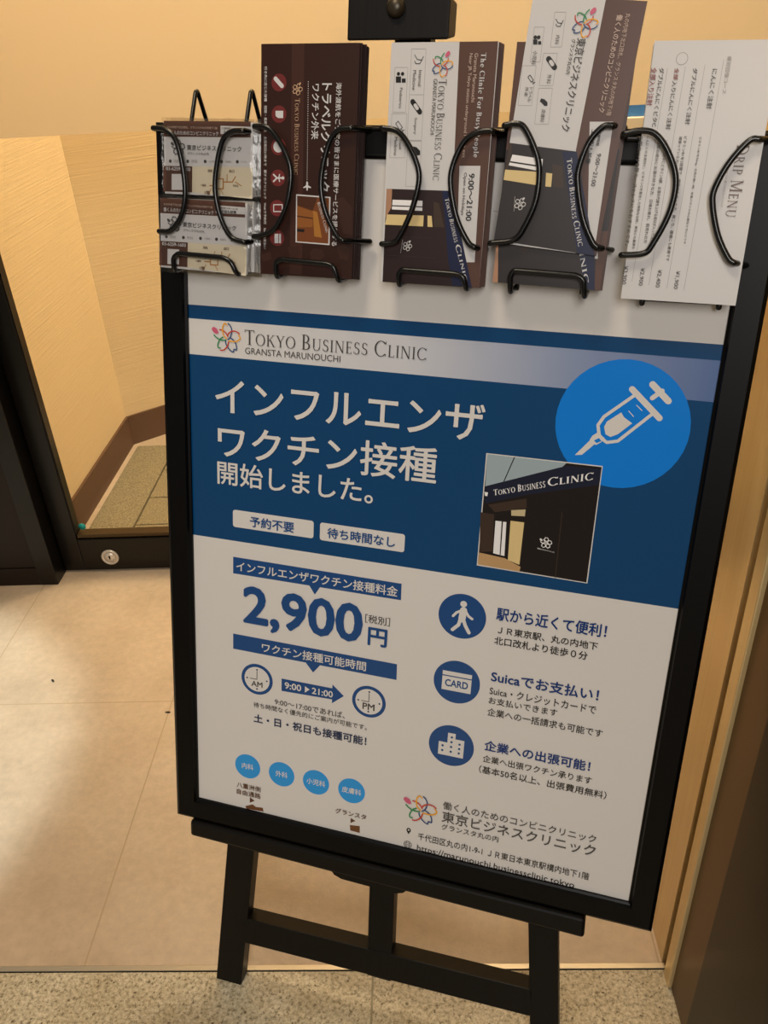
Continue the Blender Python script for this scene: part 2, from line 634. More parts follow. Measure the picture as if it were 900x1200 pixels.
    if ch == 'p':
        P.append(_bar(.16, -.28, .16, X, S)); P.append([(.03, -.28), (.29, -.28), (.29, -.28 + sh), (.03, -.28 + sh)]); P += _ring(.34, .33, .26, .345, 0, 360, S, t)
        return P, .66
    if ch == 'r':
        P.append(_bar(.16, 0, .16, X, S)); sf(.16, 0); P += _ring(.33, .42, .17, .25, 45, 160, S * .8, t * 2)
        return P, .48
    if ch == 's':
        P += _ring(.25, .49, .17, .18, 35, 260, S * .8, t * 1.2); P += _ring(.25, .17, .19, .185, -145, 80, S * .8, t * 1.2)
        return P, .50
    if ch == 'y':
        P.append(_bar(.12, X, .33, 0, S)); P.append(_bar(.54, X, .22, -.28, t * 1.2)); sf(.12, X + .0, .1); sf(.54, X, .08)
        return P, .64
    return [], .34


def serif_mesh(s, bold=False, small_caps=True):
    vs_, fs, x = [], [], 0.0
    S, t = (0.17, 0.07) if bold else (0.118, 0.052)
    first = True
    for ch in s:
        if ch == ' ':
            x += 0.34
            first = True
            continue
        k = 1.0 if (first or not small_caps) else 0.78
        P, adv = serif_glyph(ch, S, t)
        for q in P:
            o = len(vs_)
            vs_ += [(x + a * k, b * k) for a, b in q]
            fs.append(tuple(range(o, o + len(q))))
        x += adv * k + 0.05
        first = False
    return vs_, fs


def fit(mb, data, box, m, z, rot=False):
    """Fits lettering into the box (u0, v0, u1, v1) in mm, v down; rot: the line runs downwards."""
    vs_, fs = data
    if not vs_:
        return
    zs = [p[2] if len(p) > 2 else 0.0 for p in vs_]
    vs_ = [(p[1], -p[0]) if rot else (p[0], p[1]) for p in vs_]
    x0, x1 = min(p[0] for p in vs_), max(p[0] for p in vs_)
    y0, y1 = min(p[1] for p in vs_), max(p[1] for p in vs_)
    u0, v0, u1, v1 = box
    u0, u1 = min(u0, u1), max(u0, u1)
    v0, v1 = min(v0, v1), max(v0, v1)
    if not rot:  # keep lettering from being squashed
        nat = (y1 - y0) * (u1 - u0) / (x1 - x0)
        h_ = min(max(v1 - v0, 0.96 * nat), 1.22 * nat)
        vm = (v0 + v1) / 2
        v0, v1 = vm - h_ / 2, vm + h_ / 2
    pts = [((u0 + (x - x0) / (x1 - x0) * (u1 - u0)) / 1000, -(v1 - (y - y0) / (y1 - y0) * (v1 - v0)) / 1000, z + q) for (x, y), q in zip(vs_, zs)]
    mb.add(pts, fs, m)


def fit_quad(mb, data, quad, m, z):
    vs_, fs = data
    x0, x1 = min(p[0] for p in vs_), max(p[0] for p in vs_)
    y0, y1 = min(p[1] for p in vs_), max(p[1] for p in vs_)
    a, b, c, d = [Vector(q) for q in quad]
    pts = []
    for pv in vs_:
        x, y, q = pv[0], pv[1], (pv[2] if len(pv) > 2 else 0.0)
        s, t = (x - x0) / (x1 - x0), (y - y0) / (y1 - y0)
        p = (a * (1 - s) + b * s) * (1 - t) + (d * (1 - s) + c * s) * t
        pts.append((p.x / 1000, -p.y / 1000, z + q))
    mb.add(pts, fs, m)


LAYER = 1.2e-6  # each printed piece lies a hair above the one before it


def disc(mb, c, r, m, z, n=40, ry=None):
    ry = ry or r
    mb.layer += 1
    z += LAYER * mb.layer
    mb.add([((c[0] + r * math.cos(2 * math.pi * k / n)) / 1000, -(c[1] + ry * math.sin(2 * math.pi * k / n)) / 1000, z) for k in range(n)][::-1], [tuple(range(n))], m)


def poly(mb, pts, m, z):
    mb.layer += 1
    z += LAYER * mb.layer
    area = sum(a[0] * b[1] - b[0] * a[1] for a, b in zip(pts, pts[1:] + pts[:1]))
    if area > 0:
        pts = pts[::-1]
    mb.add([(p[0] / 1000, -p[1] / 1000, z) for p in pts], [tuple(range(len(pts)))], m)


def line(mb, pts, w, m, z, joints=True):
    for i, (a, b) in enumerate(zip(pts, pts[1:])):
        d = Vector((b[0] - a[0], b[1] - a[1]))
        if d.length < 1e-6:
            continue
        n = Vector((-d.y, d.x)).normalized() * w / 2
        poly(mb, [(a[0] + n.x, a[1] + n.y), (b[0] + n.x, b[1] + n.y), (b[0] - n.x, b[1] - n.y), (a[0] - n.x, a[1] - n.y)], m, z)
    if joints and w > 0.5:
        for p in pts:
            disc(mb, p, w / 2, m, z + 1e-6, 14)


def flower(mb, c, r, color, stock, z, rot=0.0):
    """The clinic's emblem: interlaced open petal strokes and a tulip bud."""
    ca, sa = math.cos(rot), math.sin(rot)
    keep = mb.layer
    for code, strokes in EMBLEM.items():
        for st_ in strokes:
            pts = [(c[0] + (x * ca - y * sa) * r, c[1] + (x * sa + y * ca) * r) for x, y in st_]
            m_ = ink(('f_pink' if code == 'bud' else code) if color == 'multi' else color, stock)
            if code == 'bud':
                poly(mb, pts, m_, z)
            else:
                line(mb, [(p.x, p.y) for p in smooth_path([(x, y, 0) for x, y in pts], 3)] if r > 7 else pts, 0.09 * r if color == 'multi' else 0.13 * r, m_, z, r > 7)
    mb.layer = keep


def person_icon(mb, c, s, m, z):
    """Walking figure; s = icon radius in mm."""
    q = lambda pts: [(c[0] + x * s, c[1] + y * s) for x, y in pts]
    disc(mb, (c[0] + .02 * s, c[1] - .56 * s), .14 * s, m, z)
    line(mb, q([(.04, -.28), (.0, .12)]), .30 * s, m, z)
    line(mb, q([(.02, -.30), (-.24, -.14), (-.38, .04)]), .11 * s, m, z)
    line(mb, q([(.10, -.30), (.26, -.06), (.42, .04)]), .11 * s, m, z)
    line(mb, q([(.06, .12), (.16, .38), (.34, .68)]), .15 * s, m, z)
    line(mb, q([(-.06, .12), (-.12, .40), (-.36, .66)]), .15 * s, m, z)


def draw(mb, items, stock, z0, rot_text, size=None):
    """Lays the printed items of one surface, each a little above the last layer."""
    dz = 0.00010
    for it in items:
        k = it[0]
        if k == 'p':
            pts = it[1] if size is None else [(min(max(p[0], 0.05), size[0] - 0.05), min(max(p[1], 0.05), size[1] - 0.05)) for p in it[1]]
            poly(mb, pts, ink(it[2], stock), z0 + it[3] * dz)
        elif k == 'r':
            x0, y0, x1, y1 = it[1]
            r = it[2]
            pts = []
            for cx, cy, a0 in ((x1 - r, y0 + r, -90), (x1 - r, y1 - r, 0), (x0 + r, y1 - r, 90), (x0 + r, y0 + r, 180)):
                pts += [(cx + r * math.cos(math.radians(a0 + 15 * j)), cy + r * math.sin(math.radians(a0 + 15 * j))) for j in range(7)]
            poly(mb, pts, ink(it[3], stock), z0)
        elif k == 'c':
            disc(mb, it[1], it[2], ink(it[3], stock), z0 + it[4] * dz)
        elif k == 'l':
            line(mb, it[1], it[2], ink(it[3], stock), z0 + it[4] * dz)
        elif k == 't':
            fit(mb, font_mesh(it[1], it[4]), it[2], ink(it[3], stock), z0 + 8 * dz, rot_text)
        elif k == 'h':
            fit(mb, font_mesh(it[1], it[4]), it[2], ink(it[3], stock), z0 + 8 * dz, False)
        elif k == 's':
            fit(mb, serif_mesh(it[1], False), it[2], ink(it[3], stock), z0 + 8 * dz, rot_text)
        elif k == 's2':
            fit(mb, serif_mesh(it[1], True, False), it[2], ink(it[3], stock), z0 + 8 * dz, rot_text)
        elif k == 'q':
            fit_quad(mb, serif_mesh(it[1], True) if it[1].isascii() else font_mesh(it[1], 1), it[2], ink(it[3], stock), z0 + 10 * dz)
        elif k == 'flower':
            flower(mb, it[1], it[2], it[3], stock, z0 + 8 * dz, math.pi / 2 if rot_text else 0)
        elif k == 'clock':
            c, r = it[1], it[2]
            disc(mb, c, r, ink('navy2', stock), z0, 56)
            disc(mb, c, r * .80, ink('white', stock), z0 + dz, 56)
            line(mb, [c, (c[0], c[1] - r * .55)], r * .045, ink('gray', stock), z0 + 2 * dz, False)
            line(mb, [c, (c[0] - r * .45, c[1])], r * .045, ink('gray', stock), z0 + 2 * dz, False)
            for a in range(4):
                disc(mb, (c[0] + r * .63 * math.cos(a * math.pi / 2), c[1] + r * .63 * math.sin(a * math.pi / 2)), r * .055, ink('navyk', stock), z0 + 2 * dz, 12)
            fit(mb, font_mesh(it[3], 2), (c[0] - r * .36, c[1] + r * .14, c[0] + r * .36, c[1] + r * .48), ink('gray', stock), z0 + 3 * dz)
        elif k == 'badge':
            c = it[1]
            disc(mb, c, it[2], ink('sky2', stock), z0, 48)
            fit(mb, font_mesh(it[3], 1), (c[0] - it[4], c[1] - 4.6, c[0] + it[4], c[1] + 4.6), ink('white', stock), z0 + dz)
        elif k in ('walk', 'card', 'bld'):
            c, r = it[1], it[2]
            disc(mb, c, r, ink('navy2', stock), z0, 56)
            w, n = ink('white', stock), ink('navy2', stock)
            if k == 'walk':
                person_icon(mb, c, r, w, z0 + dz)
            elif k == 'card':
                poly(mb, [(c[0] - .63 * r, c[1] - .46 * r), (c[0] + .63 * r, c[1] - .46 * r), (c[0] + .63 * r, c[1] + .44 * r), (c[0] - .63 * r, c[1] + .44 * r)], w, z0 + dz)
                line(mb, [(c[0] - .63 * r, c[1] - .24 * r), (c[0] + .63 * r, c[1] - .24 * r)], .05 * r, n, z0 + 2 * dz, False)
                fit(mb, font_mesh('CARD', 3), (c[0] - .5 * r, c[1] - .08 * r, c[0] + .5 * r, c[1] + .26 * r), n, z0 + 2 * dz)
            else:
                poly(mb, [(c[0] + x * r, c[1] + y * r) for x, y in ((-.56, .52), (-.56, -.12), (-.18, -.12), (-.18, -.62), (.16, -.62), (.16, -.36), (.56, -.36), (.56, .52))], w, z0 + dz)
                for x, y in ((-.38, .06), (-.38, .3), (0, -.42), (0, -.18), (0, .06), (0, .3), (.36, -.14), (.36, .08), (.36, .3)):
                    disc(mb, (c[0] + x * r, c[1] + y * r), .055 * r, n, z0 + 2 * dz, 10)
        elif k == 'pin':
            c, r = it[1], it[2]
            poly(mb, [(c[0] + x * r, c[1] + y * r) for x, y in ((0, 1), (-.5, .1), (-.6, -.35), (-.35, -.75), (0, -.9), (.35, -.75), (.6, -.35), (.5, .1))], ink('black', stock), z0)
            disc(mb, (c[0], c[1] - .3 * r), .24 * r, ink('white', stock), z0 + dz, 14)
        elif k == 'globe':
            c, r = it[1], it[2]
            for rx in (1, .45):
                line(mb, [(c[0] + rx * r * math.cos(2 * math.pi * j / 24), c[1] + r * math.sin(2 * math.pi * j / 24)) for j in range(25)], .13 * r, ink('gray', stock), z0, False)
            for y in (-.45, 0, .45):
                x = math.sqrt(1 - y * y)
                line(mb, [(c[0] - x * r, c[1] + y * r), (c[0] + x * r, c[1] + y * r)], .13 * r, ink('gray', stock), z0, False)


# ------------------------------------------------------------------ measured print and wire layouts (millimetres)
POSTER = {'access_text': [('t', '駅から近くて便利！', [386.45, 471.74, 509.91, 488.11], 'blue2', 2), ('t', 'ＪＲ東京駅、丸の内地下', [389.79, 495.35, 502.61, 504.3], 'black', 1), ('t', '北口改札より徒歩０分', [386.99, 508.38, 493.08, 518.79], 'black', 1)],
 'address_text': [('pin', [301.0, 803.03], 5.2), ('globe', [301.0, 824.19], 5.2), ('t', '千代田区丸の内1-9-1 ＪＲ東日本東京駅構内地下1階', [313.77, 801.26, 530.31, 813.03], 'black', 0.4),
                  ('t', 'https://marunouchi.businessclinic.tokyo', [313.63, 820.79, 514.69, 831.27], 'black', 0.4)],
 'badge_a': [('badge', [73.84, 760.95], 18.4, '内科', 8.4)],
 'badge_b': [('badge', [123.1, 761.31], 18.4, '外科', 8.6)],
 'badge_c': [('badge', [172.01, 761.61], 18.4, '小児科', 13)],
 'badge_d': [('badge', [221.5, 762.27], 18.4, '皮膚科', 13.2)],
 'building_icon': [('bld', [346.95, 665.02], 28.2)],
 'card_icon': [('card', [347.04, 577.18], 28.2)],
 'clinic_photo': [('p', [[358.27, 293.67], [482.09, 293.32], [482.37, 426.91], [358.72, 425.06]], 'white', 0), ('p', [[359.48, 294.68], [481.19, 294.55], [481.14, 425.89], [359.79, 423.64]], 'ph_dark', 1),
                  ('p', [[359.48, 294.68], [444.65, 294.47], [439.92, 300.3], [360.38, 331.0]], 'ph_ceil', 2), ('p', [[388.59, 294.7], [389.7, 294.76], [380.83, 322.93], [379.71, 323.07]], 'ph_dark', 3),
                  ('p', [[360.38, 331.0], [444.99, 297.43], [481.12, 296.79], [480.81, 314.05], [408.8, 334.08], [361.69, 350.55]], 'ph_sign', 2),
                  ('p', [[360.12, 409.08], [389.87, 411.49], [407.87, 418.94], [407.3, 424.79], [359.79, 423.64]], 'ph_tan', 2), ('p', [[357.63, 361.47], [373.02, 361.75], [375.02, 405.57], [360.44, 408.2]], 'ph_brown', 2),
                  ('p', [[375.2, 369.04], [382.07, 368.87], [383.4, 408.39], [375.96, 407.48]], 'ph_white', 3), ('p', [[383.61, 369.05], [387.4, 368.92], [388.84, 408.78], [384.58, 408.62]], 'ph_white', 3),
                  ('p', [[391.75, 366.71], [406.84, 366.57], [406.5, 416.69], [393.1, 413.04]], 'ph_cream', 3), ('p', [[391.34, 354.46], [406.83, 351.55], [406.88, 359.43], [391.94, 360.71]], 'ph_white2', 3),
                  ('p', [[365.24, 351.67], [406.69, 339.03], [407.78, 349.85], [373.56, 359.28]], 'ph_brown', 2), ('p', [[445.79, 349.33], [446.51, 349.23], [447.63, 425.67], [446.89, 425.79]], 'ph_brown', 3),
                  ('q', 'TOKYO BUSINESS', [[370.71, 340.26], [425.42, 323.81], [424.09, 314.78], [369.74, 333.71]], 'ph_white'),
                  ('q', 'CLINIC', [[427.83, 322.35], [473.85, 309.29], [473.58, 298.45], [426.85, 313.29]], 'ph_white'), ('flower', [432.9, 386.69], 6.2, 'ph_white'),
                  ('q', '東京ビジネスクリニック', [[424.39, 394.8], [442.95, 396.81], [442.78, 395.22], [424.23, 393.22]], 'ph_white'), ('p', [[360.2, 337.7], [364.0, 337.6], [363.62, 341.98], [360.95, 341.94]], 'ph_white', 3)],
 'clock_a': [('clock', [87.22, 626.4], 22.0, 'AM')],
 'clock_b': [('clock', [239.02, 626.85], 22.0, 'PM')],
 'footer_logo': [('flower', [315.42, 766.99], 20, 'multi'), ('t', '働く人のためのコンビニクリニック', [343.04, 746.31, 531.98, 757.66], 'gray', 0.6), ('t', '東京ビジネスクリニック', [342.85, 760.41, 533.26, 777.02], 'gray', 0.6),
                 ('t', 'グランスタ丸の内', [343.34, 779.62, 416.53, 788.37], 'gray', 0.6)],
 'header_logo': [('s', 'TOKYO BUSINESS CLINIC', [71.1, 182.53, 284.48, 199.74], 'gray', 0), ('t', 'GRANSTA MARUNOUCHI', [71.49, 202.66, 186.91, 209.86], 'gray', -1), ('flower', [48.92, 194.29], 16.2, 'multi')],
 'headline_text': [('t', 'インフルエンザ', [33.14, 241.29, 353.5, 282.01], 'white', 1), ('t', 'ワクチン接種', [35.73, 295.88, 304.74, 334.54], 'white', 1), ('t', '開始しました。', [34.6, 339.96, 232.18, 369.42], 'white', 1)],
 'hours_arrow': [('p', [[121.33, 618.2], [190.35, 618.0], [190.4, 612.54], [205.98, 625.89], [190.46, 639.33], [190.51, 633.81], [121.55, 636.05]], 'navy2', 0), ('t', '9:00', [126.1, 622.51, 148.87, 630.08], 'white', 2),
                 ('p', [[153.61, 622.59], [160.08, 626.14], [153.58, 631.8]], 'white', 1), ('t', '21:00', [163.46, 622.14, 191.67, 630.5], 'white', 2)],
 'hours_banner': [('p', [[53.71, 567.19], [272.28, 567.91], [272.82, 589.28], [53.57, 588.72]], 'navy2', 0), ('p', [[149.92, 584.58], [176.25, 584.79], [164.1, 601.0]], 'navy2', 0),
                  ('t', 'ワクチン接種可能時間', [94.16, 572.51, 233.46, 584.66], 'white', 1)],
 'hours_text': [('t', '9:00〜17:00であれば、', [112.53, 649.42, 208.57, 656.32], 'gray', 0.6), ('t', '待ち時間なく優先的にご案内が可能です。', [82.46, 659.99, 238.27, 667.61], 'gray', 0.6),
                ('t', '土・日・祝日も接種可能！', [82.97, 678.59, 238.65, 688.68], 'navyk', 2)],
 'map_a': [('t', '八重洲側', [57.82, 789.51, 93.23, 795.98], 'brown', 1), ('t', '自由通路', [57.77, 799.65, 93.27, 807.3], 'brown', 1), ('p', [[77.22, 808.97], [84.2, 813.22], [76.84, 818.16]], 'brown', 0),
           ('p', [[70.2, 825.29], [81.04, 819.69], [86.12, 822.51], [96.24, 821.24], [97.53, 827.12], [72.11, 828.96]], 'brown2', 0)],
 'map_b': [('t', 'グランスタ', [200.48, 793.23, 243.43, 801.21], 'brown', 1), ('p', [[221.96, 804.28], [228.83, 807.14], [221.9, 812.09]], 'brown', 0),
           ('p', [[221.2, 815.51], [235.01, 813.53], [235.46, 824.19], [222.12, 823.78]], 'brown2', 0)],
 'notice_pill_a': [('r', [54.5, 399.95, 160.03, 422.02], 3.2, 'white'), ('t', '予約不要', [77.46, 406.63, 135.23, 416.95], 'navy2', 2)],
 'notice_pill_b': [('r', [168.15, 400.36, 272.74, 422.56], 3.2, 'white'), ('t', '待ち時間なし', [177.68, 405.96, 261.52, 417.58], 'navy2', 2)],
 'outreach_text': [('t', '企業への出張可能！', [387.4, 646.98, 513.21, 661.24], 'blue2', 2), ('t', '企業へ出張ワクチン承ります', [387.21, 667.86, 517.19, 677.7], 'black', 0.6), ('t', '（基本50名以上、出張費用無料）', [383.78, 683.22, 535.97, 693.95], 'black', 0.6)],
 'payment_text': [('t', 'Suicaでお支払い！', [387.38, 553.07, 511.34, 567.1], 'blue2', 2), ('t', 'Suica・クレジットカードで', [387.31, 574.13, 510.67, 584.82], 'black', 0.6), ('t', 'お支払いできます', [387.3, 587.85, 468.01, 596.91], 'black', 0.6),
                  ('t', '企業への一括請求も可能です', [387.07, 602.78, 521.49, 613.07], 'black', 0.6)],
 'price_banner': [('p', [[54.42, 461.65], [272.02, 462.08], [272.49, 483.12], [54.27, 483.85]], 'navy2', 0), ('p', [[149.87, 474.39], [175.35, 474.7], [163.7, 494.31]], 'navy2', 0),
                  ('t', 'インフルエンザワクチン接種料金', [59.05, 466.27, 268.08, 479.47], 'white', 1)],
 'price_text': [('t', '2,900', [67.89, 500.79, 226.87, 552.62], 'navy2', 3), ('t', '［税別］', [229.54, 508.68, 260.69, 518.87], 'gray', 0.6), ('t', '円', [233.81, 526.62, 258.38, 546.39], 'navy2', 3)],
 'syringe_icon': [('c', [495.31, 248.04], 67.3, 'sky', 0), ('l', [[500.8, 210.38], [531.28, 237.15]], 6.21, 'white', 1), ('l', [[519.88, 203.75], [537.28, 219.06]], 6.57, 'white', 1),
                  ('l', [[521.49, 217.46], [529.94, 209.37]], 4.75, 'white', 1),
                  ('l', [[504.86, 215.58], [476.9, 241.01], [471.87, 250.54], [474.79, 262.91], [483.06, 267.82], [493.78, 265.16], [524.06, 233.32]], 3.29, 'white', 1),
                  ('p', [[478.24, 251.66], [480.29, 246.04], [493.26, 235.05], [496.6, 239.69], [505.49, 245.17], [492.85, 258.02], [485.74, 261.7], [480.6, 259.37]], 'white', 1),
                  ('l', [[500.45, 232.9], [505.88, 238.02]], 0.8, 'white', 1), ('l', [[507.31, 226.21], [513.38, 231.23]], 0.8, 'white', 1),
                  ('p', [[472.8, 258.04], [480.46, 263.74], [476.89, 268.52], [472.73, 271.55], [467.41, 271.05], [465.5, 266.86], [467.74, 262.23]], 'white', 1),
                  ('p', [[466.19, 266.79], [470.61, 271.42], [459.43, 283.77], [452.13, 284.99]], 'white', 1), ('p', [[474.59, 264.03], [477.39, 267.0], [472.85, 269.7], [469.73, 267.12]], 'sky', 2)],
 'walking_icon': [('walk', [346.9, 490.91], 28.2)]}
